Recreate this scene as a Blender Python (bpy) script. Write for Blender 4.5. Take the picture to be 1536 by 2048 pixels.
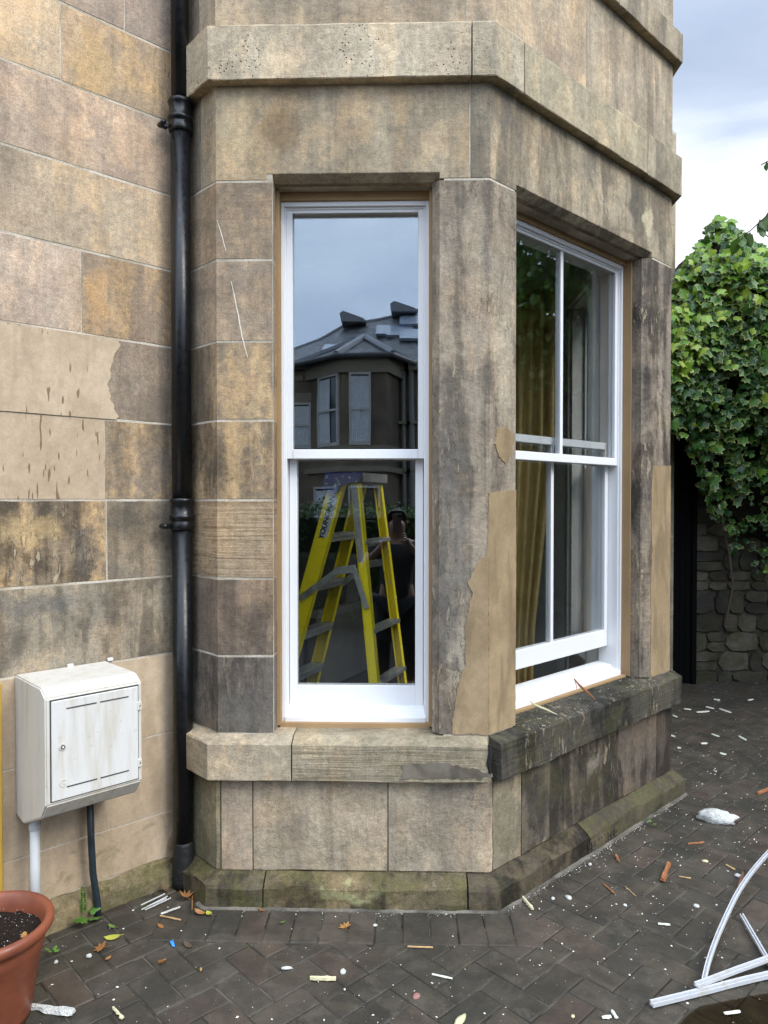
import bpy, bmesh, math, random
from math import radians, sin, cos, pi, sqrt, atan2
from mathutils import Vector, Matrix, noise
random.seed(7)
scn = bpy.context.scene
for o in list(bpy.data.objects): bpy.data.objects.remove(o)

# ------------------------------------------------------------------ camera
H = 1.56; FPX = 1450.0
cam_d = bpy.data.cameras.new('camera'); cam = bpy.data.objects.new('camera', cam_d)
scn.collection.objects.link(cam); scn.camera = cam
cam.location = (0, 0, H); cam.rotation_euler = (radians(90 - .95), 0, radians(1.46))
cam_d.sensor_fit = 'VERTICAL'; cam_d.sensor_height = 36; cam_d.lens = 36 * FPX / 2048
cam_d.clip_start = .004; cam_d.clip_end = 2000

# ------------------------------------------------------------------ world, sun, exposure
SUN_DIR = Vector((.62, -.42, .66)).normalized()
world = bpy.data.worlds.new('World'); scn.world = world; world.use_nodes = True
wt = world.node_tree; wt.nodes.clear()
def wn(t, **k):
    n = wt.nodes.new(t)
    for a, b in k.items(): setattr(n, a, b)
    return n
def wl(a, b): wt.links.new(a, b)
w_out = wn('ShaderNodeOutputWorld')
sky = wn('ShaderNodeTexSky', sky_type='NISHITA'); sky.sun_disc = False
sky.sun_elevation = math.asin(SUN_DIR.z); sky.sun_rotation = atan2(SUN_DIR.x, SUN_DIR.y)
sky.air_density = 1.0; sky.dust_density = 2.0
bg1 = wn('ShaderNodeBackground'); bg1.inputs[1].default_value = .09; wl(sky.outputs[0], bg1.inputs[0])
tc = wn('ShaderNodeTexCoord')
mp = wn('ShaderNodeMapping'); mp.inputs['Scale'].default_value = (1.5, 1.5, 4.2); mp.inputs['Location'].default_value = (.55, 2.1, .52)
wl(tc.outputs['Generated'], mp.inputs[0])
n1 = wn('ShaderNodeTexNoise'); n1.inputs['Scale'].default_value = 1.5; n1.inputs['Detail'].default_value = 7; n1.inputs['Roughness'].default_value = .5; n1.inputs['Distortion'].default_value = .5
wl(mp.outputs[0], n1.inputs['Vector'])
sep = wn('ShaderNodeSeparateXYZ'); wl(tc.outputs['Generated'], sep.inputs[0])
hz = wn('ShaderNodeMapRange'); hz.inputs[1].default_value = .30; hz.inputs[2].default_value = .46; hz.inputs[3].default_value = .42; hz.inputs[4].default_value = 0.0
wl(sep.outputs[2], hz.inputs[0])
frt = wn('ShaderNodeMapRange'); frt.inputs[1].default_value = -.1; frt.inputs[2].default_value = .8; wl(sep.outputs[1], frt.inputs[0])
hm = wn('ShaderNodeMath', operation='MULTIPLY'); wl(hz.outputs[0], hm.inputs[0]); wl(frt.outputs[0], hm.inputs[1])
ad = wn('ShaderNodeMath', operation='ADD'); wl(n1.outputs[0], ad.inputs[0]); wl(hm.outputs[0], ad.inputs[1])
cr = wn('ShaderNodeValToRGB'); wl(ad.outputs[0], cr.inputs[0])
cr.color_ramp.elements[0].position = .36; cr.color_ramp.elements[0].color = (.60, .72, .94, 1)
cr.color_ramp.elements[1].position = .80; cr.color_ramp.elements[1].color = (1.55, 1.6, 1.68, 1)
e = cr.color_ramp.elements.new(.56); e.color = (.80, .92, 1.12, 1)
zen = wn('ShaderNodeMapRange'); zen.inputs[1].default_value = .5; zen.inputs[2].default_value = 1.0; zen.inputs[3].default_value = 1.0; zen.inputs[4].default_value = 2.1
wl(sep.outputs[2], zen.inputs[0])
bg2 = wn('ShaderNodeBackground'); wl(cr.outputs[0], bg2.inputs[0]); bk = wn('ShaderNodeMapRange'); bk.inputs[1].default_value = .35; bk.inputs[2].default_value = -.35; bk.inputs[3].default_value = .66; bk.inputs[4].default_value = 1.9; wl(sep.outputs[1], bk.inputs[0])
zb = wn('ShaderNodeMath', operation='MULTIPLY'); wl(zen.outputs[0], zb.inputs[0]); wl(bk.outputs[0], zb.inputs[1]); wl(zb.outputs[0], bg2.inputs[1])
mx = wn('ShaderNodeMixShader'); mx.inputs[0].default_value = .86
wl(bg1.outputs[0], mx.inputs[1]); wl(bg2.outputs[0], mx.inputs[2]); wl(mx.outputs[0], w_out.inputs[0])
world.cycles.sampling_method = 'MANUAL'; world.cycles.sample_map_resolution = 512

sl = bpy.data.lights.new('sun', 'SUN'); so = bpy.data.objects.new('sun', sl); scn.collection.objects.link(so)
sl.energy = 1.7; sl.angle = radians(26); sl.color = (1, .95, .85)
so.rotation_euler = SUN_DIR.to_track_quat('Z', 'Y').to_euler(); so.location = (5, -5, 9)
scn.view_settings.view_transform = 'Standard'; scn.view_settings.look = 'None'
scn.view_settings.exposure = .54; scn.view_settings.gamma = 1; scn.view_settings.use_curve_mapping = False
scn.cycles.max_bounces = 8; scn.cycles.transparent_max_bounces = 16; scn.cycles.use_denoising = True
scn.cycles.caustics_reflective = False; scn.cycles.caustics_refractive = False

# ------------------------------------------------------------------ geometry helpers
_cm = Matrix.Rotation(radians(1.46), 3, 'Z') @ Matrix.Rotation(radians(90 - .95), 3, 'X')
def ray(px, py): return _cm @ Vector(((px - 768) / FPX, -(py - 1024) / FPX, -1))
CAMP = Vector((0, 0, H))
def on_plane(px, py, P, n):
    r = ray(px, py); P = Vector(P); n = Vector(n); return CAMP + r * ((P - CAMP).dot(n) / r.dot(n))
def ground_at(px, py, z=0): return on_plane(px, py, (0, 0, z), (0, 0, 1))
Q = sqrt(.5)
PL = [Vector(p) for p in ((-3.2, .677), (-.8985, 2.9785), (-.72, 2.8), (.333, 2.8), (1.42, 3.887), (1.42, 4.94), (1.2415, 5.1185), (2.285, 6.162))]
DIRS = [(PL[i + 1] - PL[i]).normalized() for i in range(len(PL) - 1)]
NRM = [Vector((d.y, -d.x)) for d in DIRS]
CUM = [0.0]
for i in range(len(DIRS)): CUM.append(CUM[-1] + (PL[i + 1] - PL[i]).length)
L0 = CUM[1]
def S(f, u): return (CUM[f] if f else L0) + u        # face 0 counts u back from the inner corner
def at_s(s, e):
    for i, c in enumerate(CUM):
        if abs(s - c) < 1e-5 and 0 < i < len(DIRS):
            m = (NRM[i - 1] + NRM[i]) / (1 + NRM[i - 1].dot(NRM[i])); return PL[i] + m * e
    for i in range(len(DIRS)):
        if s < CUM[i + 1] or i == len(DIRS) - 1: return PL[i] + DIRS[i] * (s - CUM[i]) + NRM[i] * e
def face_pt(f, u, w, z):                              # w = depth into the wall
    o = PL[f] if f else PL[1]
    p = o + DIRS[f] * u - NRM[f] * w; return Vector((p.x, p.y, z))
def face_px(f, px, py, w=0):                          # picture point -> (u, z) on a wall face
    o = (PL[f] if f else PL[1]) - NRM[f] * w; n = NRM[f]
    p = on_plane(px, py, (o.x, o.y, 0), (n.x, n.y, 0)); return ((Vector((p.x, p.y)) - o).dot(DIRS[f]), p.z)

def link(name, me, mat=None, parent=None):
    o = bpy.data.objects.new(name, me); scn.collection.objects.link(o)
    if mat is not None:
        for m in (mat if isinstance(mat, (list, tuple)) else [mat]): me.materials.append(m)
    if parent: o.parent = parent
    return o
def finish(bm, name, mat=None, parent=None, smooth=False, recalc=True):
    if recalc: bmesh.ops.recalc_face_normals(bm, faces=bm.faces)
    me = bpy.data.meshes.new(name); bm.to_mesh(me); bm.free()
    if smooth:
        for p in me.polygons: p.use_smooth = True
    return link(name, me, mat, parent)
def tag(o, label, cat=None, group=None, kind=None):
    if label: o['label'] = label
    if cat: o['category'] = cat
    if group: o['group'] = group
    if kind: o['kind'] = kind
    return o
def thing(name, label, cat, loc=(0, 0, 0), rz=0, group=None):
    o = bpy.data.objects.new(name, None); scn.collection.objects.link(o); o.empty_display_size = .1
    o.location = loc; o.rotation_euler = (0, 0, rz); return tag(o, label, cat, group)
def box(bm, x0, x1, y0, y1, z0, z1, M=None, bev=0):
    vs = [bm.verts.new((x, y, z)) for x in (x0, x1) for y in (y0, y1) for z in (z0, z1)]
    fs = [bm.faces.new([vs[i] for i in f]) for f in ((0, 1, 3, 2), (4, 6, 7, 5), (0, 4, 5, 1), (2, 3, 7, 6), (0, 2, 6, 4), (1, 5, 7, 3))]
    if M is not None:
        for v in vs: v.co = M @ v.co
    if bev:
        es = list({e for f in fs for e in f.edges})
        bmesh.ops.bevel(bm, geom=es, offset=bev, segments=1, affect='EDGES', profile=.5)
def boxes(name, lst, mat, parent, bev=0, smooth=False):
    bm = bmesh.new()
    for b in lst: box(bm, *b, bev=bev)
    return finish(bm, name, mat, parent, smooth)
def tube(bm, pts, rad, seg=12, cap=True):
    pts = [Vector(p) for p in pts]; rings = []
    r = rad if isinstance(rad, (list, tuple)) else [rad] * len(pts)
    up = None
    for i, p in enumerate(pts):
        d = ((pts[min(i + 1, len(pts) - 1)] - pts[max(i - 1, 0)])).normalized()
        if up is None: up = d.orthogonal().normalized()
        a = (up - d * up.dot(d)); a = a.normalized() if a.length > 1e-6 else d.orthogonal().normalized(); up = a
        b = d.cross(a)
        rings.append([bm.verts.new(p + (a * cos(2 * pi * k / seg) + b * sin(2 * pi * k / seg)) * r[i]) for k in range(seg)])
    for i in range(len(rings) - 1):
        for k in range(seg): bm.faces.new((rings[i][k], rings[i][(k + 1) % seg], rings[i + 1][(k + 1) % seg], rings[i + 1][k]))
    if cap: bm.faces.new(rings[0]); bm.faces.new(rings[-1])
def lathe(bm, prof, seg=48, c=(0, 0, 0)):
    rings = [[bm.verts.new((c[0] + r * cos(2 * pi * k / seg), c[1] + r * sin(2 * pi * k / seg), c[2] + z)) for k in range(seg)] for r, z in prof]
    for i in range(len(rings) - 1):
        for k in range(seg): bm.faces.new((rings[i][k], rings[i][(k + 1) % seg], rings[i + 1][(k + 1) % seg], rings[i + 1][k]))
    return rings
def prism(bm, outline, thick_vec):
    a = [bm.verts.new(p) for p in outline]; b = [bm.verts.new(Vector(p) + Vector(thick_vec)) for p in outline]
    n = len(a); bm.faces.new(a); bm.faces.new(b[::-1])
    for i in range(n): bm.faces.new((a[i], a[(i + 1) % n], b[(i + 1) % n], b[i]))

# ------------------------------------------------------------------ materials
class NT:
    def __init__(s, name):
        s.m = bpy.data.materials.new(name); s.m.use_nodes = True; s.t = s.m.node_tree; s.t.nodes.clear()
        s.out = s.t.nodes.new('ShaderNodeOutputMaterial'); s.b = s.t.nodes.new('ShaderNodeBsdfPrincipled')
        s.t.links.new(s.b.outputs[0], s.out.inputs[0])
    def n(s, t, ins=None, **k):
        x = s.t.nodes.new(t)
        for a, b in k.items(): setattr(x, a, b)
        for a, b in (ins or {}).items():
            if isinstance(b, bpy.types.NodeSocket): s.t.links.new(b, x.inputs[a])
            else: x.inputs[a].default_value = b
        return x
    def pos(s, scale=(1, 1, 1), rot=(0, 0, 0), obj=False):
        src = s.n('ShaderNodeTexCoord').outputs['Object'] if obj else s.n('ShaderNodeNewGeometry').outputs['Position']
        return s.n('ShaderNodeMapping', {'Vector': src, 'Scale': scale, 'Rotation': rot}).outputs[0]
    def noise(s, vec, scale, detail=3, rough=.55, dist=0):
        return s.n('ShaderNodeTexNoise', {'Vector': vec, 'Scale': scale, 'Detail': detail, 'Roughness': rough, 'Distortion': dist}).outputs[0]
    def math(s, op, a, b=0, c=0, clamp=False):
        return s.n('ShaderNodeMath', {0: a, 1: b, 2: c}, operation=op, use_clamp=clamp).outputs[0]
    def rng(s, v, a, b, c=0, d=1, smooth=True):
        return s.n('ShaderNodeMapRange', {0: v, 1: a, 2: b, 3: c, 4: d}, interpolation_type='SMOOTHSTEP' if smooth else 'LINEAR').outputs[0]
    def mix(s, f, a, b, mode='MIX'):
        x = s.n('ShaderNodeMix', data_type='RGBA', blend_type=mode)
        for i, v in ((0, f), (6, a), (7, b)):
            if isinstance(v, bpy.types.NodeSocket): s.t.links.new(v, x.inputs[i])
            else: x.inputs[i].default_value = v if i == 0 else (*v[:3], 1)
        return x.outputs[2]
    def attr(s, name): return s.n('ShaderNodeAttribute', attribute_type='OBJECT', attribute_name=name).outputs['Fac']
    def ocol(s): return s.n('ShaderNodeObjectInfo').outputs['Color']
    def orand(s): return s.n('ShaderNodeObjectInfo').outputs['Random']
    def bump(s, h, dist=.002, strength=1.0, prev=None):
        i = {'Height': h, 'Distance': dist, 'Strength': strength}
        if prev is not None: i['Normal'] = prev
        return s.n('ShaderNodeBump', i).outputs[0]
    def set(s, **k):
        for a, v in k.items():
            a = {'col': 'Base Color', 'rough': 'Roughness', 'normal': 'Normal', 'spec': 'Specular IOR Level', 'metal': 'Metallic'}[a]
            if isinstance(v, bpy.types.NodeSocket): s.t.links.new(v, s.b.inputs[a])
            else: s.b.inputs[a].default_value = (*v, 1) if isinstance(v, tuple) else v
        return s.m

def plain(name, col, rough=.5, spec=.5, metal=0, var=.12, vscale=8, bump=.0, bscale=60):
    t = NT(name); p = t.pos(obj=True); v = t.noise(p, vscale, 4)
    c = t.mix(1, col, t.n('ShaderNodeCombineColor', {0: t.rng(v, .2, .8, 1 - var, 1 + var, False), 1: t.rng(v, .2, .8, 1 - var, 1 + var, False), 2: t.rng(v, .2, .8, 1 - var, 1 + var, False)}).outputs[0], 'MULTIPLY')
    r = t.rng(v, .2, .8, max(0, rough - .08), min(1, rough + .08), False)
    k = dict(col=c, rough=r, spec=spec, metal=metal)
    if bump: k['normal'] = t.bump(t.noise(p, bscale, 3), bump)
    return t.set(**k)

def grey(t, v): return t.n('ShaderNodeCombineColor', {0: v, 1: v, 2: v}).outputs[0]

STAINS = [(2, 570, 262, .09, .09, (.17, .115, .06), .6), (2, 468, 250, .09, .14, (.50, .40, .24), .45), (3, 1268, 400, .06, .12, (.085, .08, .07), .7), (3, 1296, 440, .05, .10, (.52, .45, .30), .8),
          (3, 1010, 215, .05, .12, (.12, .11, .10), .5), (3, 1180, 310, .05, .16, (.14, .13, .11), .45),
          (2, 900, 1080, .07, .55, (.12, .115, .105), .55), (2, 935, 1330, .06, .16, (.46, .40, .29), .5), (3, 1006, 740, .05, .22, (.48, .41, .29), .5), (3, 1012, 640, .03, .10, (.46, .40, .29), .4),
          (3, 1286, 730, .022, .20, (.50, .43, .30), .7), (3, 1322, 800, .03, .25, (.48, .40, .30), .35), (2, 500, 1420, .12, .10, (.10, .095, .085), .5),
          (2, 470, 900, .05, .22, (.54, .37, .18), .45), (2, 520, 780, .03, .25, (.55, .40, .22), .5), (0, 190, 130, .09, .12, (.52, .36, .18), .55), (0, 300, 60, .08, .2, (.26, .21, .17), .4),
          (0, 200, 600, .06, .12, (.48, .29, .13), .6), (0, 60, 1060, .12, .07, (.52, .37, .18), .5), (0, 180, 1100, .06, .12, (.09, .085, .075), .6), (0, 60, 1210, .2, .05, (.11, .108, .10), .55), (0, 300, 930, .08, .12, (.16, .14, .12), .45),
          (2, 700, 1770, .16, .035, (.33, .33, .16), .6), (2, 640, 1800, .06, .045, (.035, .033, .028), .75), (2, 480, 1800, .1, .04, (.06, .06, .035), .6), (2, 860, 1805, .12, .03, (.05, .045, .035), .6),
          (3, 1080, 1610, .10, .08, (.055, .05, .042), .6), (3, 1180, 1640, .10, .05, (.05, .045, .035), .6), (3, 1180, 1530, .06, .05, (.32, .28, .23), .5)]
def stone_material():
    t = NT('sandstone'); P = t.pos()
    rnd = t.orand()
    off = t.n('ShaderNodeCombineXYZ', {0: t.math('MULTIPLY', rnd, 17.3), 1: t.math('MULTIPLY', rnd, 9.1), 2: t.math('MULTIPLY', rnd, 23.7)}).outputs[0]
    PP = t.n('ShaderNodeVectorMath', {0: P, 1: off}, operation='ADD').outputs[0]
    def mp(sc, rot=(0, 0, 0)): return t.n('ShaderNodeMapping', {'Vector': PP, 'Scale': sc, 'Rotation': rot}).outputs[0]
    big = t.noise(PP, 3.0, 6, .62, .6)
    streak = t.noise(mp((9, 9, 1.1)), 1.0, 6, .6, .9)
    wide = t.noise(mp((3.2, 3.2, .8), (0, .35, 0)), 1.0, 5, .6, 1.2)
    grain = t.noise(P, 260, 3, .7)
    mid = t.noise(P, 48, 4, .7)
    bedn = t.noise(mp((2.2, 2.2, 60)), 1.0, 4, .65, .25)
    scar = t.noise(mp((38, 38, 9), (.25, .65, 0)), 1.0, 7, .70, .5)
    col = t.ocol()
    fineb = t.noise(PP, 13, 8, .72, .4)
    col = t.mix(1, col, grey(t, t.rng(big, .28, .72, .74, 1.2, False)), 'MULTIPLY')
    col = t.mix(1, col, grey(t, t.rng(fineb, .3, .7, .78, 1.18, False)), 'MULTIPLY')
    col = t.mix(t.rng(t.noise(PP, 5.5, 3), .35, .7, 0, .35), col, t.mix(1, col, (1.10, .97, .90), 'MULTIPLY'))
    # ragged pale flakes where the surface skin has shed
    fl = t.math('ADD', t.math('MULTIPLY', t.noise(mp((6, 6, 3), (.3, .5, 0)), 1.0, 9, .70, .6), .8), t.math('MULTIPLY', big, .25))
    fm = t.rng(fl, .555, .585, 0, .42)
    col = t.mix(fm, col, t.mix(1, col, (1.45, 1.32, 1.16), 'MULTIPLY'))
    # ochre staining
    om = t.math('MULTIPLY', t.rng(t.math('ADD', t.math('ADD', t.math('MULTIPLY', wide, .55), t.math('MULTIPLY', big, .35)), t.math('MULTIPLY', fineb, .3)), .585, .66), t.attr('ochre'), clamp=True)
    om = t.math('MULTIPLY', om, t.rng(mid, .3, .62, .25, .85))
    col = t.mix(om, col, (.52, .345, .17))
    # grime, run down in streaks
    gm = t.rng(t.math('ADD', t.math('ADD', t.math('MULTIPLY', streak, .48), t.math('MULTIPLY', t.noise(PP, 2.1, 6, .65, .8), .50)), t.math('MULTIPLY', fineb, .22)), .545, .665)
    gm = t.math('MULTIPLY', gm, t.attr('grime'), clamp=True)
    col = t.mix(gm, col, t.mix(1, col, (.27, .27, .285), 'MULTIPLY'))
    rain = t.noise(mp((46, 46, 1.6)), 1.0, 5, .7, .3)
    col = t.mix(1, col, grey(t, t.rng(rain, .36, .66, .91, 1.05, False)), 'MULTIPLY')
    tool = t.noise(mp((34, 34, 150), (.35, .60, 0)), 1.0, 4, .6, .15)
    col = t.mix(1, col, grey(t, t.rng(tool, .35, .65, .94, 1.055, False)), 'MULTIPLY')
    # bedding lines
    bm_ = t.math('MULTIPLY', t.rng(bedn, .50, .66), t.attr('bed'), clamp=True)
    col = t.mix(t.math('MULTIPLY', bm_, .55), col, t.mix(1, col, (.42, .38, .33), 'MULTIPLY'))
    # pale scratches where the skin has gone
    sm = t.math('MULTIPLY', t.math('MULTIPLY', t.rng(scar, .53, .60), t.rng(t.noise(PP, 2.3, 4, .6), .50, .60)), t.attr('scar'), clamp=True)
    col = t.mix(t.math('MULTIPLY', sm, .7), col, (.50, .41, .28))
    # stains and worn places that each have their own spot on the building
    wn_ = t.n('ShaderNodeTexNoise', {'Vector': P, 'Scale': 9.0, 'Detail': 7, 'Roughness': .68}).outputs['Color']
    W_ = t.n('ShaderNodeVectorMath', {0: P, 1: t.n('ShaderNodeVectorMath', {0: wn_, 1: (.22, .22, .22)}, operation='MULTIPLY').outputs[0]}, operation='ADD').outputs[0]
    for f_, px_, py_, rh, rv, c_, k_ in STAINS:
        u_, z_ = face_px(f_, px_, py_); c0 = face_pt(f_, u_, 0, z_) + Vector((.11, .11, .11))
        d_ = t.n('ShaderNodeVectorMath', {0: W_, 1: tuple(c0)}, operation='SUBTRACT').outputs[0]
        d_ = t.n('ShaderNodeVectorMath', {0: d_, 1: (1 / rh, 1 / rh, 1 / rv)}, operation='MULTIPLY').outputs[0]
        d_ = t.n('ShaderNodeVectorMath', {0: d_}, operation='LENGTH').outputs['Value']
        col = t.mix(t.rng(d_, 1.15, .55, 0, k_), col, c_)
    # moss and algae
    mm = t.rng(t.math('ADD', t.math('MULTIPLY', t.noise(PP, 7, 5, .65, .5), .8), t.math('MULTIPLY', t.noise(P, 34, 4, .7), .25)), .48, .63)
    mm = t.math('MULTIPLY', mm, t.attr('moss'), clamp=True)
    col = t.mix(mm, col, t.mix(t.noise(P, 90, 2), (.065, .063, .022), (.125, .112, .045)))
    # grain and dark pits
    col = t.mix(1, col, grey(t, t.rng(grain, .3, .7, .64, 1.34, False)), 'MULTIPLY')
    col = t.mix(1, col, grey(t, t.rng(mid, .28, .72, .76, 1.20, False)), 'MULTIPLY')
    vor = t.n('ShaderNodeTexVoronoi', {'Vector': P, 'Scale': 64, 'Randomness': 1}).outputs[0]
    pit = t.math('MULTIPLY', t.math('MULTIPLY', t.rng(vor, .25, .12), t.rng(t.noise(PP, 5, 4), .50, .56)), t.attr('pits'), clamp=True)
    col = t.mix(t.math('MULTIPLY', pit, .9), col, (.045, .038, .03))
    rough_attr = t.attr('rough')
    h = t.math('ADD', t.math('MULTIPLY', grain, .35), t.math('ADD', t.math('MULTIPLY', mid, .7), t.math('MULTIPLY', tool, .7)))
    nrm = t.bump(h, .0016, .75)
    nrm = t.bump(t.math('MULTIPLY', t.noise(P, 22, 5, .6, .4), t.math('ADD', rough_attr, .3)), .006, .8, nrm)
    nrm = t.bump(t.math('MULTIPLY', bedn, t.attr('bed')), .006, 1.0, nrm)
    nrm = t.bump(t.math('MULTIPLY', t.math('ADD', t.math('MULTIPLY', sm, t.math('MULTIPLY', scar, 2.0)), t.math('MULTIPLY', pit, -.5)), 1.0), .005, .9, nrm)
    return t.set(col=col, rough=t.rng(gm, 0, 1, .92, .74), spec=.25, normal=nrm)
STONE = stone_material()
def paint(o, col, ochre=0., grime=0., bed=0., scar=0., moss=0., pits=.15, rough=.25):
    o.color = (*col, 1)
    for k, v in (('ochre', ochre), ('grime', grime), ('bed', bed), ('scar', scar), ('moss', moss), ('pits', pits), ('rough', rough)): o[k] = float(v)
    return o

def mortar_material(name, c1, c2):
    t = NT(name); P = t.pos(); v = t.noise(P, 6, 5, .6)
    col = t.mix(t.rng(v, .35, .65), c1, c2)
    col = t.mix(1, col, grey(t, t.rng(t.noise(P, 150, 3), .3, .7, .8, 1.2, False)), 'MULTIPLY')
    return t.set(col=col, rough=.95, spec=.2, normal=t.bump(t.noise(P, 120, 4), .002))
MORTAR = mortar_material('lime mortar', (.54, .49, .40), (.33, .29, .22))
def patch_material(name, c1, c2, c3):
    t = NT(name); P = t.pos(); off = t.math('MULTIPLY', t.orand(), 9)
    v = t.noise(t.n('ShaderNodeMapping', {'Vector': P, 'Scale': (2.2, 2.2, 1.2)}).outputs[0], 2.2, 5, .55, .8)
    w = t.noise(t.n('ShaderNodeMapping', {'Vector': P, 'Scale': (14, 14, 3)}).outputs[0], 1, 4, .5, .5)
    col = t.mix(t.rng(v, .36, .62), c1, c2); col = t.mix(t.rng(w, .50, .68, 0, .6), col, c3)
    col = t.mix(1, col, grey(t, t.rng(t.noise(P, 30, 7, .7, .5), .3, .7, .88, 1.10, False)), 'MULTIPLY')
    # drip marks
    d = t.noise(t.n('ShaderNodeMapping', {'Vector': P, 'Scale': (75, 75, 13)}).outputs[0], 1, 1, .3)
    dm = t.math('MULTIPLY', t.math('MULTIPLY', t.rng(d, .66, .70), t.rng(t.noise(P, 5, 2), .44, .52)), t.attr('drips'), clamp=True)
    col = t.mix(t.math('MULTIPLY', dm, .75), col, (.12, .07, .04))
    col = t.mix(t.math('MULTIPLY', t.rng(t.noise(P, 9, 5, .7, .5), .50, .68), t.attr('moss'), clamp=True), col, (.10, .10, .035))
    col = t.mix(t.math('MULTIPLY', t.rng(t.noise(P, 5, 5, .6, 1), .48, .70), t.attr('grime'), clamp=True), col, t.mix(1, col, (.45, .43, .42), 'MULTIPLY'))
    col = t.mix(1, col, grey(t, t.rng(t.noise(P, 240, 3, .7), .3, .7, .90, 1.10, False)), 'MULTIPLY')
    return t.set(col=col, rough=.9, spec=.2, normal=t.bump(t.noise(P, 16, 6, .6, .3), .004, .6, t.bump(t.noise(P, 240, 2), .0006)))
RENDER_TAN = patch_material('repair render tan', (.50, .37, .235), (.42, .30, .18), (.36, .25, .15))
RENDER_PINK = patch_material('repair render buff', (.50, .39, .27), (.42, .32, .215), (.36, .275, .18))
RENDER_BROWN = patch_material('repair render brown', (.36, .265, .155), (.27, .195, .11), (.19, .14, .08))
RENDER_GREY = patch_material('repair render grey', (.21, .18, .14), (.15, .13, .10), (.11, .095, .075))
MASTIC = plain('window mastic', (.34, .225, .115), .85, .2, var=.12, bump=.001)

def white_paint(name, col=(.80, .82, .85), dirt=.0):
    t = NT(name); P = t.pos(); c = t.mix(t.rng(t.noise(P, 2.5, 4), .3, .8, 0, .25), col, tuple(x * .9 for x in col))
    if dirt:
        s = t.noise(t.n('ShaderNodeMapping', {'Vector': P, 'Scale': (26, 26, 2.5)}).outputs[0], 1, 5, .6, .4)
        c = t.mix(t.math('MULTIPLY', t.rng(s, .46, .72), dirt), c, (.42, .36, .25))
        c = t.mix(t.math('MULTIPLY', t.rng(t.noise(P, 55, 4, .7), .60, .72), dirt * .8), c, (.30, .26, .19))
    return t.set(col=c, rough=.38 if not dirt else .5, spec=.45, normal=t.bump(t.noise(P, 90, 2), .0003))
WHITE = white_paint('white gloss paint', (.76, .765, .765))
WHITE_IN = plain('interior white paint', (.70, .70, .66), .5, var=.05)
BOXW = white_paint('weathered white plastic', (.60, .57, .50), .55)
BOXTOP = white_paint('weathered cream plastic', (.62, .56, .45), .5)
BLACK_IRON = None
def iron():
    t = NT('black gloss pipe paint'); P = t.pos()
    v = t.noise(P, 40, 4, .6)
    c = t.mix(t.rng(t.noise(P, 170, 3, .7), .72, .80), (.005, .0055, .0065), (.10, .10, .09))
    return t.set(col=c, rough=t.rng(v, .3, .7, .26, .42), spec=.4, normal=t.bump(v, .0005, .6))
BLACK_IRON = iron()
def glass_material(name, r0, tint=(1, 1, 1)):
    t = NT(name); t.t.nodes.remove(t.b)
    g = t.n('ShaderNodeNewGeometry')
    dot = t.n('ShaderNodeVectorMath', {0: g.outputs['Incoming'], 1: g.outputs['Normal']}, operation='DOT_PRODUCT').outputs['Value']
    f = t.math('POWER', t.math('SUBTRACT', 1.0, t.math('ABSOLUTE', dot)), 5)
    fac = t.math('MULTIPLY_ADD', f, 1 - r0, r0)
    tr = t.n('ShaderNodeBsdfTransparent', {0: (*tint, 1)}); gl = t.n('ShaderNodeBsdfGlossy', {'Color': (.84, .93, 1, 1), 'Roughness': 0.0})
    wob = t.bump(t.noise(t.pos(), 2.2, 1), .0010, .35)
    t.t.links.new(wob, gl.inputs['Normal'])
    m = t.n('ShaderNodeMixShader', {0: fac, 1: tr.outputs[0], 2: gl.outputs[0]}); t.t.links.new(m.outputs[0], t.out.inputs[0]); return t.m
GLASS = glass_material('window glass', .15, (.97, .98, .975))
DULL_GLASS = plain('far window glass', (.05, .06, .07), .08, .8)

# ------------------------------------------------------------------ ground and pavement
def paver_material():
    t = NT('clay paver'); P = t.pos(); r = t.orand()
    c = t.mix(1, t.ocol(), grey(t, t.rng(t.noise(P, 9, 5, .65), .25, .75, .6, 1.45, False)), 'MULTIPLY')
    c = t.mix(t.rng(t.noise(P, 3, 7, .65, 1), .42, .62, 0, .6), c, (.028, .027, .022))
    c = t.mix(t.rng(t.noise(P, 7, 8, .7, .6), .52, .62, 0, .45), c, (.095, .080, .062))
    c = t.mix(t.rng(t.noise(P, 120, 3, .7), .62, .74, 0, .35), c, (.12, .10, .08))
    c = t.mix(1, c, grey(t, t.rng(t.noise(P, 300, 2), .3, .7, .8, 1.2, False)), 'MULTIPLY')
    ro = t.rng(t.noise(P, 4.5, 5, .6, .5), .35, .65, .55, .8)
    return t.set(col=c, rough=ro, spec=.25, normal=t.bump(t.math('ADD', t.noise(P, 70, 4, .7), t.math('MULTIPLY', t.noise(P, 260, 2), .4)), .0022, .8))
PAVER = paver_material()
def sand_material():
    t = NT('paver joint sand'); P = t.pos()
    c = t.mix(t.rng(t.noise(P, 5, 4), .45, .62), (.034, .030, .023), (.11, .10, .08))
    c = t.mix(t.rng(t.noise(P, 11, 5, .6), .58, .68, 0, .8), c, (.045, .055, .015))
    return t.set(col=c, rough=.95, spec=.1, normal=t.bump(t.noise(P, 200, 3), .002))
SAND = sand_material()

bm = bmesh.new(); vs = [bm.verts.new(p) for p in ((-600, -600, -.03), (600, -600, -.03), (600, 600, -.03), (-600, 600, -.03))]; bm.faces.new(vs)
gm_ = plain('tarmac and earth', (.012, .0115, .0105), .9, .2, var=.25, vscale=1.5, bump=.003)
tag(finish(bm, 'ground', gm_), 'dark tarmac ground running out beyond the paved yard', kind='structure')

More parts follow.
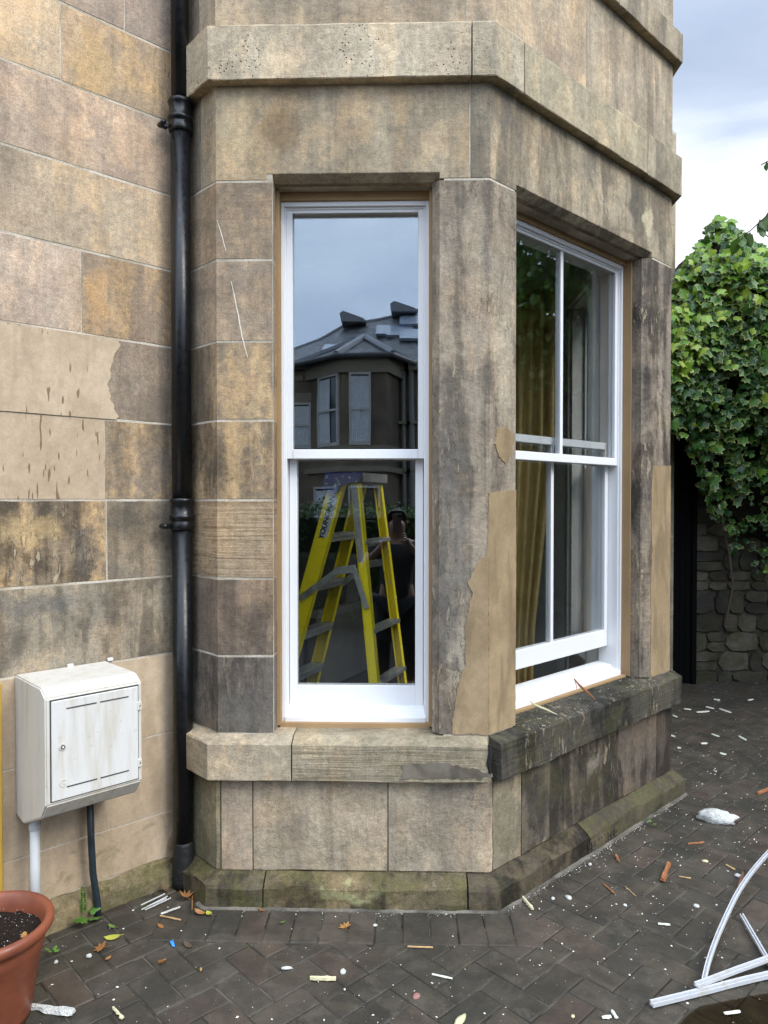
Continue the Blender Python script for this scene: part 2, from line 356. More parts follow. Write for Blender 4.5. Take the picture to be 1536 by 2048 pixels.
paving = bpy.data.objects.new('paving', None)
bm = bmesh.new(); box(bm, -3.4, 6.2, -.6, 8.6, -.028, -.004)
paving = finish(bm, 'paving', SAND); tag(paving, 'dark wet brick paving of the yard in herringbone', kind='structure')

def footprint_inside(x, y, pad=0.0):
    """True when (x, y) lies inside the building, pad outside its wall line."""
    p = Vector((x, y))
    # building = left of the polyline; test by signed distance to each face region
    u = Vector((Q, Q)); n = Vector((Q, -Q))
    if (p - PL[1]).dot(n) < pad: return True
    e2 = (p - PL[2]).dot(NRM[2]); e1 = (p - PL[2]).dot(NRM[1]); e3 = (p - PL[3]).dot(NRM[3]); e4 = (p - PL[4]).dot(NRM[4]); e5 = (p - PL[5]).dot(NRM[5])
    return max(e1, e2, e3, e4, e5) < pad
PW, PLN, GAP = .100, .200, .0045
def paver_mesh(k, L=PLN, W=PW):
    bm = bmesh.new(); rr = random.Random(k)
    box(bm, GAP / 2, L - GAP / 2, GAP / 2, W - GAP / 2, -.026, 0)
    top = [e for e in bm.edges if all(v.co.z > -.001 for v in e.verts)]
    bmesh.ops.bevel(bm, geom=top, offset=.004, segments=1, affect='EDGES')
    for v in bm.verts:
        if v.co.z > -.01: v.co.x += rr.uniform(-.0012, .0012); v.co.y += rr.uniform(-.0012, .0012); v.co.z += rr.uniform(-.0008, .0008)
    me = bpy.data.meshes.new('paver'); bm.to_mesh(me); bm.free(); me.materials.append(PAVER); return me
PMESH = [paver_mesh(k) for k in range(5)]
cells = []
R45 = Matrix.Rotation(radians(45), 2)
O45 = Vector((.333 + .085 * 1.2, 2.8 - .085)) + Vector((.02, -.21))
def front_strip(x, y): return 2.8 - .085 - .115 < y < 2.8 - .06 and -.68 < x < .36
for a_ in range(-70, 70):
    for b_ in range(-70, 70):
        r = (a_ - b_) % 4
        if r == 0: org = Vector((a_ * PW, b_ * PW)); rot = 0; cen = org + Vector((PLN / 2, PW / 2))
        elif r == 2: org = Vector(((a_ + 1) * PW, (b_ - 1) * PW)); rot = 90; cen = org + Vector((-PW / 2, PLN / 2))
        else: continue
        wo = O45 + R45 @ org; wc = O45 + R45 @ cen
        if not (-3.2 < wc.x < 6.0 and -.5 < wc.y < 8.4): continue
        if footprint_inside(wc.x, wc.y, -.10) or front_strip(wc.x, wc.y): continue
        cells.append((wo, rot + 45, wc))
for k in range(-2, 12):
    wo = Vector((-.70 + k * PW + PW, 2.8 - .08 - .203)); wc = wo + Vector((-PW / 2, PLN / 2))
    cells.append((wo, 90.001, wc))
def visible(c):
    v = _cm.transposed() @ (Vector((c.x, c.y, 0)) - CAMP)
    if v.z > -.5: return None
    px, py = 768 + FPX * v.x / -v.z, 1024 - FPX * v.y / -v.z
    return -v.z if -80 < px < 1616 and py < 2130 else None
near, rest = [], []
for c in cells:
    d = visible(c[2]); (near if d is not None else rest).append((d if d is not None else 99, c))
near.sort(key=lambda t: t[0]); rest = [c for _, c in near[300:]] + [c for _, c in rest]; near = [c for _, c in near[:300]]
PCOL = [(.062, .051, .037), (.055, .047, .034), (.060, .050, .037), (.066, .050, .037), (.050, .044, .033), (.062, .051, .038), (.055, .047, .036)]
for i, (wo, rot, wc) in enumerate(near):
    o = bpy.data.objects.new('paver', random.choice(PMESH)); scn.collection.objects.link(o); o.parent = paving
    o.location = (wo.x, wo.y, random.uniform(-.0012, .0012) + (.0026 if rot == 90.001 else 0)); o.rotation_euler = (random.uniform(-.006, .006), random.uniform(-.006, .006), radians(rot))
    c = random.choice(PCOL); k = random.uniform(.9, 1.15); o.color = (c[0] * k, c[1] * k, c[2] * k, 1)
vv, ff = [], []
tmpl = PMESH[0]
for wo, rot, wc in rest:
    b0 = len(vv); M = Matrix.Rotation(radians(rot), 2); dz = random.uniform(-.0015, .0015)
    for v in tmpl.vertices:
        p = wo + M @ Vector((v.co.x, v.co.y)); vv.append((p.x, p.y, v.co.z + dz))
    for p in tmpl.polygons: ff.append([b0 + q for q in p.vertices])
me = bpy.data.meshes.new('far_pavers'); me.from_pydata(vv, [], ff)
pm2 = NT('clay paver far'); P = pm2.pos(); cell = pm2.n('ShaderNodeTexVoronoi', {'Vector': P, 'Scale': 8}).outputs['Color']
cc = pm2.mix(pm2.n('ShaderNodeSeparateColor', {0: cell}).outputs[0], (.044, .039, .030), (.058, .048, .036))
cc = pm2.mix(pm2.rng(pm2.noise(P, 3, 5, .6, 1), .42, .68, 0, .6), cc, (.030, .031, .027))
pm2.set(col=cc, rough=pm2.rng(pm2.noise(P, 4.5, 5), .35, .65, .42, .68), spec=.35, normal=pm2.bump(pm2.noise(P, 70, 4, .7), .002, .8))
tag(link('far_pavers', me, pm2.m, paving), None, kind='stuff')

# ------------------------------------------------------------------ the stone house
house = thing('stone_house', 'grey and buff sandstone house with a canted bay window of white sashes', 'house')
CORE_E = -.0018
def poly_sweep(bm, s0, s1, prof, step=.05, jit=0.0, jz=0.0, seed=0, broken=(0, 0)):
    """Sweep a closed (e, z) profile along the wall line from s0 to s1."""
    ss = [s0] + [c for c in CUM if s0 + 1e-4 < c < s1 - 1e-4] + [s1]; out = []
    for a, b in zip(ss, ss[1:]):
        n = max(1, int(round((b - a) / step)))
        for k in range(n): out.append(a + (b - a) * k / n)
    out.append(s1); rings = []
    emax = max(e for e, z in prof)
    for s in out:
        ring = []
        for k, (e, z) in enumerate(prof):
            if e > -.028 and jit:
                q = Vector((s * 11, k * 3.1 + seed, z * 5)); e += jit * noise.noise(q) * 1.6; z += jz * noise.noise(q + Vector((7, 3, 1))) * 1.6
            ds = 0
            if s == out[0] and broken[0] and e > 0: ds = broken[0] * (noise.noise(Vector((k * 2.7, seed, 1))) + .5)
            if s == out[-1] and broken[1] and e > 0: ds = -broken[1] * (noise.noise(Vector((k * 2.7, seed, 9))) + .5)
            p = at_s(s + ds, e); ring.append(bm.verts.new((p.x, p.y, z)))
        rings.append(ring)
    n = len(prof)
    for a, b in zip(rings, rings[1:]):
        for k in range(n): bm.faces.new((a[k], a[(k + 1) % n], b[(k + 1) % n], b[k]))
    bm.faces.new(rings[0]); bm.faces.new(rings[-1][::-1])
def wall_rings(bm, s0, s1, z0, z1, e0, e1): poly_sweep(bm, s0, s1, [(e1, z0), (e0, z0), (e0, z1), (e1, z1)], step=5)

# openings: face, u0, u1 (inner), z0, z1
OPEN = {2: (.222, .834), 3: (.206, 1.276), 4: (.222, .834)}
ZS, ZH = .636, 2.790
wall_bm = bmesh.new(); lin_bm = bmesh.new()
def core(bm, e0, e1, grow=.004, up=0.0):
    wall_rings(bm, S(0, -2.3), S(6, 1.475), -.25, ZS, e0, e1)
    wall_rings(bm, S(0, -2.3), S(6, 1.475), ZH + up, 4.62, e0, e1)
    edges = [S(0, -2.3)]
    for f in (2, 3, 4): edges += [S(f, OPEN[f][0] - (grow if f == 3 else min(grow, .003))), S(f, OPEN[f][1] + grow)]
    edges.append(S(6, 1.475))
    for a, b in zip(edges[::2], edges[1::2]): wall_rings(bm, a, b, ZS, ZH + up, e0, e1)
core(wall_bm, CORE_E, -.060, .045, .035); core(wall_bm, -.061, -.20)
wall = finish(wall_bm, 'wall', MORTAR, house)
core(lin_bm, -.203, -.33)
lining = finish(lin_bm, 'plaster_lining', WHITE_IN, house)

BUFF = (.36, .285, .195)
def ashlar(path_s, z0, z1, pre=(), post=(), e=0.0, col=BUFF, gap=.0028, seed=None, jit=.0014, name='ashlar_block', back=.03, **k):
    """Block whose visible outline follows the wall from s0 to s1, with optional reveal points (face,u,w) before / after."""
    seed = random.random() * 50 if seed is None else seed
    s0, s1 = path_s; s0 += 0 if pre else gap; s1 -= 0 if post else gap
    ss = [s0] + [c for c in CUM if s0 + 1e-4 < c < s1 - 1e-4] + [s1]; fine = []
    for a, b in zip(ss, ss[1:]):
        n = max(1, int(round((b - a) / .06)))
        fine += [a + (b - a) * q / n for q in range(n)]
    fine.append(s1)
    def pts(off):
        L = [face_pt(f, u, w + (off if True else 0), 0).to_2d() for f, u, w in pre]
        L += [at_s(s, e - off) for s in fine]
        L += [face_pt(f, u, w + off, 0).to_2d() for f, u, w in post]
        return L
    if post: bk = [face_pt(post[-1][0], post[-1][1] + .012, post[-1][2] + .001, 0).to_2d()]
    else: bk = [at_s(s1, -back)]
    # back line follows corners too
    mids = [at_s(c, -back) for c in reversed(CUM) if s0 + 1e-4 < c < s1 - 1e-4]
    if pre: bk2 = [face_pt(pre[0][0], pre[0][1] - .012, pre[0][2] + .001, 0).to_2d()]
    else: bk2 = [at_s(s0, -back)]
    if post: bk = bk + [at_s(s1 + .0, -back - .002)]
    if pre: bk2 = [at_s(s0, -back - .002)] + [face_pt(pre[0][0], pre[0][1] + .012, pre[0][2] + .001, 0).to_2d()]
    if post: bk[0] = face_pt(post[-1][0], post[-1][1] - .012, post[-1][2] + .001, 0).to_2d()
    c = .0028; za, zb = z0 + gap, z1 - gap
    nz = max(1, int(round((zb - za) / .09)))
    rows = [(za, c)] + [(za + c + (zb - za - 2 * c) * q / nz, 0) for q in range(nz + 1)] + [(zb, c)]
    bm = bmesh.new(); R = []
    for z, off in rows:
        ring = []
        for i, p in enumerate(pts(off)):
            q = Vector((p.x * 9, p.y * 9 + seed, z * 9)); j = jit * noise.noise(q) * 2
            q2 = q * 3.3; j2 = jit * noise.noise(q2) * .8; bite = max(0, noise.noise(q * 1.9 + Vector((3, 8, 2))) - .30) * .022
            sg = 1 if z < (z0 + z1) / 2 else -1
            zz = z + ((j + j2 + sg * bite) if off else 0)
            f = min(range(len(DIRS)), key=lambda f: 0 if CUM[f] <= fine[min(max(i - len(pre), 0), len(fine) - 1)] <= CUM[f + 1] else 1)
            edge = (i in (0, len(fine) - 1)) and not pre and not post
            dd = DIRS[f] * (j * (1.0 if edge else 0)) - NRM[f] * (abs(j) * .6)
            ring.append(bm.verts.new((p.x + dd.x, p.y + dd.y, zz)))
        for p in bk + mids + bk2: ring.append(bm.verts.new((p.x, p.y, z)))
        R.append(ring)
    n = len(R[0])
    for a, b in zip(R, R[1:]):
        for q in range(n): bm.faces.new((a[q], a[(q + 1) % n], b[(q + 1) % n], b[q]))
    bm.faces.new(R[0]); bm.faces.new(R[-1][::-1])
    o = finish(bm, name, STONE, wall); return paint(o, col, **k)
def band(s0, s1, prof, col, jit=.0015, jz=.0015, name='ashlar_block', broken=(0, 0), g=.0025, step=.05, mat=None, **k):
    bm = bmesh.new(); poly_sweep(bm, s0 + g, s1 - g, prof, step, jit, jz, random.random() * 40, broken)
    o = finish(bm, name, mat or STONE, wall); return paint(o, col, **k)

# --- left wall courses (z lines, vertical joints back from the corner, look of each stone from the corner outwards)
def C(r, g, b):
    q_ = .26 if r + g + b > 290 else .08
    r, g, b = (x * (1 - q_) + y * q_ for x, y in zip((r, g, b), (144, 130, 109)))
    m = (r + g + b) / 3; return tuple((((x * .73 + m * .27) / 255) ** 2.2) * 1.36 * k for x, k in zip((r, g, b), (.99, .995, .972)))
LW = [
 (.10, .289, [-.62, -1.5], [dict(mat=1, moss=.5), dict(mat=1), dict(mat=1)]),
 (.289, .612, [-.339, -1.2], [dict(mat=1, grime=.2), dict(mat=1, grime=.3), dict(mat=1)]),
 (.612, .935, [-1.0], [dict(mat=1), dict(mat=1)]),
 (.935, 1.25, [-.95, -1.8], [dict(c=C(128, 118, 100), grime=.75, ochre=.25), dict(c=C(128, 118, 100), grime=.5), dict(c=C(140, 120, 95))]),
 (1.25, 1.56, [-.33, -1.15], [dict(c=C(118, 106, 88), grime=.6, ochre=.2, scar=.2), dict(c=C(132, 110, 82), grime=.95, ochre=.9, scar=.9), dict(c=C(140, 120, 90), grime=.4)]),
 (1.56, 1.868, [-.335, -1.25], [dict(c=C(128, 110, 88), grime=.55, ochre=.8), dict(mat=2, drips=1), dict(c=C(150, 130, 100))]),
 (1.868, 2.18, [-.9, -1.7], [dict(c=C(138, 118, 98), grime=.45, ochre=.1), dict(c=C(150, 128, 100)), dict(c=C(150, 130, 100))]),
 (2.18, 2.49, [-.42, -1.1], [dict(c=C(148, 122, 96), ochre=.9, grime=.35), dict(c=C(178, 152, 130), scar=.6, ochre=.3, grime=.2), dict(c=C(150, 130, 100))]),
 (2.49, 2.793, [-.9, -1.7], [dict(c=C(170, 146, 116), ochre=.5, grime=.3), dict(c=C(180, 154, 120)), dict(c=C(150, 130, 100))]),
 (2.793, 3.085, [-1.1, -1.9], [dict(c=C(168, 140, 116), ochre=.25, grime=.3), dict(c=C(170, 148, 120)), dict(c=C(150, 130, 100))]),
 (3.085, 3.37, [-.487, -1.3], [dict(c=C(164, 134, 100), ochre=1.0, grime=.25, scar=.5), dict(c=C(186, 158, 124), ochre=.6), dict(c=C(150, 130, 100))]),
 (3.37, 3.68, [-.247, -.95, -1.7], [dict(c=C(150, 128, 110), grime=.3), dict(c=C(158, 134, 114), grime=.3, ochre=.3), dict(c=C(160, 140, 110)), dict(c=C(150, 130, 100))]),
 (3.68, 4.0, [-.6, -1.4], [dict(c=C(160, 138, 110)), dict(c=C(160, 138, 110)), dict(c=C(160, 138, 110))]),
 (4.0, 4.6, [-.5, -1.2], [dict(c=C(160, 138, 110)), dict(c=C(160, 138, 110)), dict(c=C(160, 138, 110))]),
]
for z0, z1, js, looks in LW:
    ends = [0.0] + js + [-2.3]
    for a, b, lk in zip(ends, ends[1:], looks):
        lk = dict(lk); m = lk.pop('mat', 0); c = lk.pop('c', BUFF); dr = lk.pop('drips', 0)
        o = ashlar((S(0, b), S(0, a)), z0, z1, col=c, **lk, gap=.0012 if m else .0028)
        if m:
            o.data.materials.clear(); o.data.materials.append(RENDER_PINK); o['drips'] = float(dr)
bm = bmesh.new(); poly_sweep(bm, S(0, -2.3), S(0, -.02), [(-.03, -.05), (.045, -.05), (.032, .055), (.018, .085), (.003, .098), (-.03, .098)], .05, .012, .010, 3)
paint(finish(bm, 'plinth', STONE, wall), C(104, 92, 64), grime=.4, moss=.75, rough=1, ochre=.2)

# --- bay: jamb quoins of the left canted side
JZ = [.6475, .952, 1.254, 1.56, 1.868, 2.173, 2.487, 2.788]
JL = [dict(col=C(100, 92, 82), grime=.75, scar=.2), dict(col=C(112, 96, 80), grime=.55, ochre=.2), dict(col=C(142, 118, 86), bed=.95, ochre=.2, grime=.15),
      dict(col=C(122, 102, 76), ochre=.85, grime=.75, scar=.25), dict(col=C(128, 108, 82), ochre=.8, grime=.7, scar=.25), dict(col=C(142, 122, 100), ochre=.35, grime=.3), dict(col=C(144, 122, 96), ochre=.3, grime=.35, bed=.2)]
for (a, b), k in zip(zip(JZ, JZ[1:]), JL):
    ashlar((S(1, .0), S(2, .217)), a, b, post=[(2, .220, .012), (2, .220, .15)], **k)
# pier between the two windows: one tall stone round the corner
ashlar((S(2, .862), S(3, .170)), JZ[0], 2.788, pre=[(2, .836, .15), (2, .836, .028)], post=[(3, .204, .034), (3, .204, .16)], col=C(138, 124, 104), grime=.8, scar=.7, rough=.6, ochre=.0)
ashlar((S(3, 1.312), S(4, .217)), JZ[0], 2.788, pre=[(3, 1.278, .16), (3, 1.278, .034)], post=[(4, .220, .012), (4, .220, .16)], col=C(118, 106, 92), grime=1.0, scar=1.0, rough=1, ochre=.1)
for (a, b) in zip(JZ, JZ[1:]): ashlar((S(4, .862), S(5, .25)), a, b, pre=[(4, .836, .16), (4, .836, .028)], col=C(120, 104, 84), grime=.5)
# lintels with a chamfered under edge
def lintel(s0, s1, zb, zt, holes, col, **k):
    """holes: list of (sa, sb, z of outer lower edge)"""
    bm = bmesh.new(); ss = [s0] + [c for c in CUM if s0 + 1e-4 < c < s1 - 1e-4] + [s1]
    for a, b, z in holes: ss += [a - .0005, a, b, b + .0005]
    ss = sorted(x for x in set(ss) if s0 <= x <= s1); fine = []
    for a, b in zip(ss, ss[1:]):
        n = max(1, int(round((b - a) / .06))); fine += [a + (b - a) * q / n for q in range(n)]
    fine.append(ss[-1]); seed = random.random() * 30; R = []
    for s in fine:
        h = next((z for a, b, z in holes if a - 1e-6 <= s <= b + 1e-6), None)
        j = noise.noise(Vector((s * 12, seed, 0))) * .0016
        if h: pr = [(-.15, zb - .0), (-.034, zb - .0), (-.001, h + j), (0, h + .003 + j)]
        else: pr = [(-.15, zb), (-.034, zb), (-.0025, zb + j), (0, zb + .003 + j)]
        pr += [(0, zt - .003), (-.0025, zt), (-.15, zt)]
        R.append([bm.verts.new((*at_s(s, e), z)) for e, z in pr])
    n = len(R[0])
    for a, b in zip(R, R[1:]):
        for q in range(n): bm.faces.new((a[q], a[(q + 1) % n], b[(q + 1) % n], b[q]))
    bm.faces.new(R[0]); bm.faces.new(R[-1][::-1])
    return paint(finish(bm, 'lintel', STONE, wall), col, **k)
u403 = face_px(1, 403, 300)[0]
ashlar((S(1, .0), S(1, u403)), 2.788, 3.152, col=C(120, 106, 88), grime=.4)
lintel(S(1, u403) + .003, S(2, .977) - .003, 2.7905, 3.150, [(S(2, .196), S(2, .862), 2.815)], C(148, 132, 104), ochre=.55, grime=.35, scar=.12)
lintel(S(2, .977) + .003, S(4, .10), 2.7905, 3.150, [(S(3, .170), S(3, 1.312), 2.815)], C(146, 132, 106), grime=.7, ochre=.08, pits=.4)
lintel(S(4, .105), S(5, .25), 2.7905, 3.150, [(S(4, .196), S(4, .862), 2.815)], C(140, 124, 100), grime=.5)
# string course over the lintels
CP = [(-.03, 3.1525), (.041, 3.1525), (.044, 3.156), (.044, 3.352), (.039, 3.358), (.002, 3.372), (-.03, 3.372)]
band(S(1, .055), S(2, .98), CP, C(172, 155, 126), pits=1, rough=.4, grime=.12, jit=.002, jz=.002, broken=(.03, 0), name='string_course')
band(S(2, .98), S(3, .16), CP, C(160, 148, 120), pits=.4, grime=.4, rough=.4, name='string_course')
band(S(3, .16), S(3, 1.18), CP, C(158, 144, 112), pits=.3, grime=.25, rough=.4, name='string_course')
band(S(3, 1.18), S(4, .4), CP, C(152, 140, 112), pits=.2, grime=.55, rough=.4, name='string_course')
band(S(4, .4), S(5, .25), CP, C(152, 140, 112), grime=.5, name='string_course')
UZ = [3.372, 3.842]
u1173 = face_px(3, 1173, 60)[0]; u930 = face_px(2, 930, 20)[0]
ashlar((S(1, .0), S(1, .13)), *UZ, col=C(128, 112, 92), grime=.3)
ashlar((S(1, .13), S(2, u930)), *UZ, col=C(158, 138, 110), grime=.35, ochre=.3)
ashlar((S(2, u930), S(3, u1173)), *UZ, col=C(164, 142, 114), grime=.3, ochre=.3)
ashlar((S(3, u1173), S(4, .3)), *UZ, col=C(160, 142, 116), grime=.5)
ashlar((S(4, .3), S(5, .25)), *UZ, col=C(160, 142, 116), grime=.3)
CP2 = [(-.03, 3.8445), (.041, 3.8445), (.044, 3.848), (.044, 3.99), (.039, 3.995), (.002, 4.01), (-.03, 4.01)]
band(S(1, .055), S(2, .98), CP2, C(160, 146, 118), grime=.4, name='string_course')
band(S(2, .98), S(3, .9), CP2, C(150, 136, 110), grime=.55, name='string_course')
band(S(3, .9), S(5, .25), CP2, C(150, 136, 110), grime=.55, name='string_course')
ashlar((S(1, .0), S(2, .6)), 4.012, 4.6, col=C(158, 138, 110), grime=.35)
ashlar((S(2, .6), S(3, .95)), 4.012, 4.6, col=C(154, 138, 114), grime=.35)
ashlar((S(3, .95), S(5, .25)), 4.012, 4.6, col=C(154, 138, 114), grime=.35)
# window sill course
SP = [(-.17, .6465), (.0, .6465), (.056, .629), (.060, .624), (.060, .489), (.057, .485), (-.03, .485), (-.17, .485)]
us = face_px(2, 583, 1520, -.06)[0]
band(S(1, .05), S(2, us), SP, C(152, 136, 110), jit=.003, jz=.002, broken=(.025, 0), rough=.5, name='sill_stone', scar=.15, moss=.12, pits=0)
band(S(2, us), S(3, -.005), SP, C(140, 128, 102), jit=.002, jz=.002, bed=1.0, moss=.22, grime=.2, name='sill_stone', broken=(0, .004))
band(S(3, .0), S(4, .28), SP, C(62, 60, 54), jit=.004, jz=.003, bed=.7, grime=.9, moss=.3, scar=.6, rough=1, name='sill_stone')
band(S(4, .28), S(5, .25), SP, C(100, 94, 84), grime=.6, name='sill_stone')
# dado
def fu(f, px, py=1650, w=-.01): return face_px(f, px, py, w)[0]
DD = [(-.03, .1195), (.008, .1195), (.012, .1235), (.012, .481), (.008, .4845), (-.03, .4845)]
def dado(s0, s1, col, **k):
    nz = 5; pr = [(-.03, .1195), (.010, .1195)] + [(.012, .1225 + (.360) * q / nz) for q in range(nz + 1)] + [(.009, .4845), (-.03, .4845)]
    return band(s0, s1, pr, col, jit=.0022, jz=.0012, **k)
dado(S(1, .0), S(2, fu(2, 440) + .004), C(116, 108, 80), moss=.42, grime=.3)
dado(S(2, fu(2, 440) + .004), S(2, fu(2, 506)), C(160, 138, 114), grime=.3, pits=0, moss=.08)
dado(S(2, fu(2, 506)), S(2, fu(2, 776)), C(158, 140, 114), rough=1, grime=.45, moss=.18, pits=.3)
dado(S(2, fu(2, 776)), S(2, fu(2, 984)), C(158, 142, 118), rough=1, grime=.45, moss=.14, pits=.3)
dado(S(2, fu(2, 984)), S(3, fu(3, 1042)), C(122, 112, 90), grime=.55, moss=.2, rough=.5)
dado(S(3, fu(3, 1042)), S(3, fu(3, 1235)), C(90, 82, 70), grime=1, moss=.3, scar=.8, rough=1)
dado(S(3, fu(3, 1235)), S(3, fu(3, 1312, 1560)), C(86, 76, 66), grime=.9, rough=.6, scar=.3)
dado(S(3, fu(3, 1312, 1560)), S(4, .3), C(70, 62, 54), grime=.8)
dado(S(4, .3), S(5, .25), C(92, 84, 74), grime=.8)
# plinth
PP_ = [(-.03, -.08), (.078, -.08), (.078, -.02), (.077, .03), (.074, .078), (.066, .088), (.012, .1175), (-.03, .1175)]
up1, up2 = fu(2, 526, 1780, -.075), fu(2, 936, 1780, -.075)
band(S(1, .0), S(2, up1), PP_, C(82, 74, 54), jit=.007, jz=.004, moss=.75, grime=.95, rough=1, name='plinth_stone')
band(S(2, up1), S(2, up2), PP_, C(86, 77, 54), jit=.007, jz=.004, moss=.75, grime=1, ochre=.2, rough=1, scar=.25, name='plinth_stone', g=.003)
band(S(2, up2), S(3, .62), PP_, C(66, 58, 46), jit=.007, jz=.004, moss=.3, grime=1, rough=1, name='plinth_stone', g=.003)
band(S(3, .62), S(5, .25), PP_, C(72, 66, 50), jit=.006, jz=.004, moss=.6, grime=.4, rough=1, name='plinth_stone')
# far part of the front, past the bay, with its own string course
for z0, z1 in ((-.05, .6), (.6, 1.25), (1.25, 1.87), (1.87, 2.49), (2.49, 3.1), (3.3, 3.84), (3.84, 4.6)):
    ashlar((S(6, .0), S(6, .75)), z0, z1, col=C(150, 134, 108), grime=.3); ashlar((S(6, .75), S(6, 1.474)), z0, z1, col=C(158, 142, 114), grime=.25)
band(S(6, .05), S(6, 1.474), [(-.03, 3.1), (.06, 3.1), (.06, 3.29), (-.03, 3.3)], C(130, 124, 108), grime=.5, name='string_course')
ec = face_pt(6, 1.474, 0, 0); er = .12
bm = bmesh.new(); M = Matrix.Translation((ec.x, ec.y, 0)) @ Matrix.Rotation(radians(45), 4, 'Z')
box(bm, .0, .055, -.06, .3, 3.10, 3.29, M); paint(finish(bm, 'string_course', STONE, wall), C(120, 116, 104), grime=.5)

# --- render repairs (thin skins of mortar lying on the stone)
def skin(f, outline, mat, e=.004, thick=.02, name='render_patch', jitter=.002, n=6, **k):
    pts = []
    for i in range(len(outline)):
        a, b = outline[i], outline[(i + 1) % len(outline)]
        L = sqrt((a[0] - b[0]) ** 2 + (a[1] - b[1]) ** 2); m = max(1, int(L / .007))
        for q in range(m):
            u, z = a[0] + (b[0] - a[0]) * q / m, a[1] + (b[1] - a[1]) * q / m
            jj = jitter if len(a) < 3 else a[2]
            u += jj * (noise.noise(Vector((u * 30, z * 30, 1.5))) * 2 + noise.noise(Vector((u * 110, z * 110, 4.5))) * 1.4); z += jj * (noise.noise(Vector((u * 30, z * 30, 8.5))) * 2 + noise.noise(Vector((u * 110, z * 110, 2.5))) * 1.4)
            pts.append(face_pt(f, u, -e, z))
    bm = bmesh.new(); nn = NRM[f]; prism(bm, pts, (-nn.x * thick, -nn.y * thick, 0))
    o = finish(bm, name, mat, wall)
    for a, b in k.items(): o[a] = float(b)
    return o
def fp(f, *pp, w=0): return [face_px(f, x, y, w) for x, y in pp]
skin(0, [(-.339, 1.870), (-.335, 1.868)] and [(-1.2, 2.1775, .0004), (-.285, 2.1775, .0004)] + fp(0, (240, 690), (226, 712), (222, 740), (214, 768), (222, 800), (230, 820), (237, 834)) + [(-.292, 1.8695, .0003), (-1.2, 1.8695, .0003)], RENDER_PINK, e=.0035, jitter=.004, drips=1)
# pier repair, round the corner: front part and right part
skin(2, fp(2, (981, 985), (976, 995), (976, 1060), (972, 1110), (956, 1125), (936, 1165), (944, 1185), (930, 1260), (932, 1330), (916, 1372), (905, 1440), (904, 1467)) + [(1.0545, .652), (1.0545, 1.59)], RENDER_BROWN, e=.0028, jitter=.003)
skin(3, [(-.0018, 1.588), (.171, 1.60), (.171, .652), (-.0018, .652)], RENDER_BROWN, e=.0028, jitter=.0012)
skin(3, [(1.335, 1.735), (1.539, 1.74), (1.539, .652), (1.322, .652), (1.33, .95), (1.318, 1.1), (1.334, 1.3), (1.322, 1.5)], RENDER_BROWN, e=.0028, jitter=.002)
skin(3, fp(3, (992, 855), (1010, 850), (1026, 870), (1024, 905), (1012, 925), (1000, 918), (988, 885)), RENDER_BROWN, e=.003, jitter=.006, name='ochre_scar')
skin(2, [(.905, .6475 + .1)] and fp(2, (800, 1556), (806, 1530), (850, 1522), (905, 1530), (940, 1538), (985, 1545), (986, 1558), w=-.062), RENDER_GREY, e=.0622, thick=.01, jitter=.006, name='render_patch', grime=.9)
skin(0, fp(0, (335, 1680), (347, 1655), (348, 1700), (330, 1710)), RENDER_TAN, e=.003, jitter=.003, grime=1)

def scratch(pts, w, mat, name='scratch'):
    L_ = [face_px(2, x, y) for x, y in pts]; out = [(u - w / 2 * (0 if i in (0, len(L_) - 1) else 1), z) for i, (u, z) in enumerate(L_)] + [(u + w / 2, z) for u, z in reversed(L_)]
    skin(2, out, mat, e=.0006, thick=.004, name=name, jitter=.0006)
PALE = plain('pale scratch', (.66, .61, .50), .9)
scratch([(462, 562), (470, 598), (478, 640), (486, 680), (495, 715)], .004, PALE); scratch([(434, 440), (441, 462), (449, 492), (452, 502)], .003, PALE)
bm = bmesh.new(); cr0 = at_s(S(3, -.004), .059); tube(bm, [(cr0.x, cr0.y, .632), (cr0.x + .004, cr0.y - .002, .60), (cr0.x - .002, cr0.y, .56), (cr0.x + .003, cr0.y, .52)], [.006, .008, .010, .004], 8); finish(bm, 'joint_cavity', plain('dark cavity', (.01, .01, .01), .95), wall)
# --- air grille low on the plinth
bm = bmesh.new()
for i in range(9):
    for j in range(2):
        c = face_pt(3, .60 + i * .028, -.0770, .012 + j * .020); M = Matrix.Translation(c) @ Matrix.Rotation(radians(45), 4, 'Z'); box(bm, 0, .004, -.003, .006, 0, .020, M); box(bm, 0, .028, -.003, .004, 0, .004, M)
tag(finish(bm, 'air_grille', plain('rusted iron', (.03, .024, .02), .8), wall), None, kind='stuff')

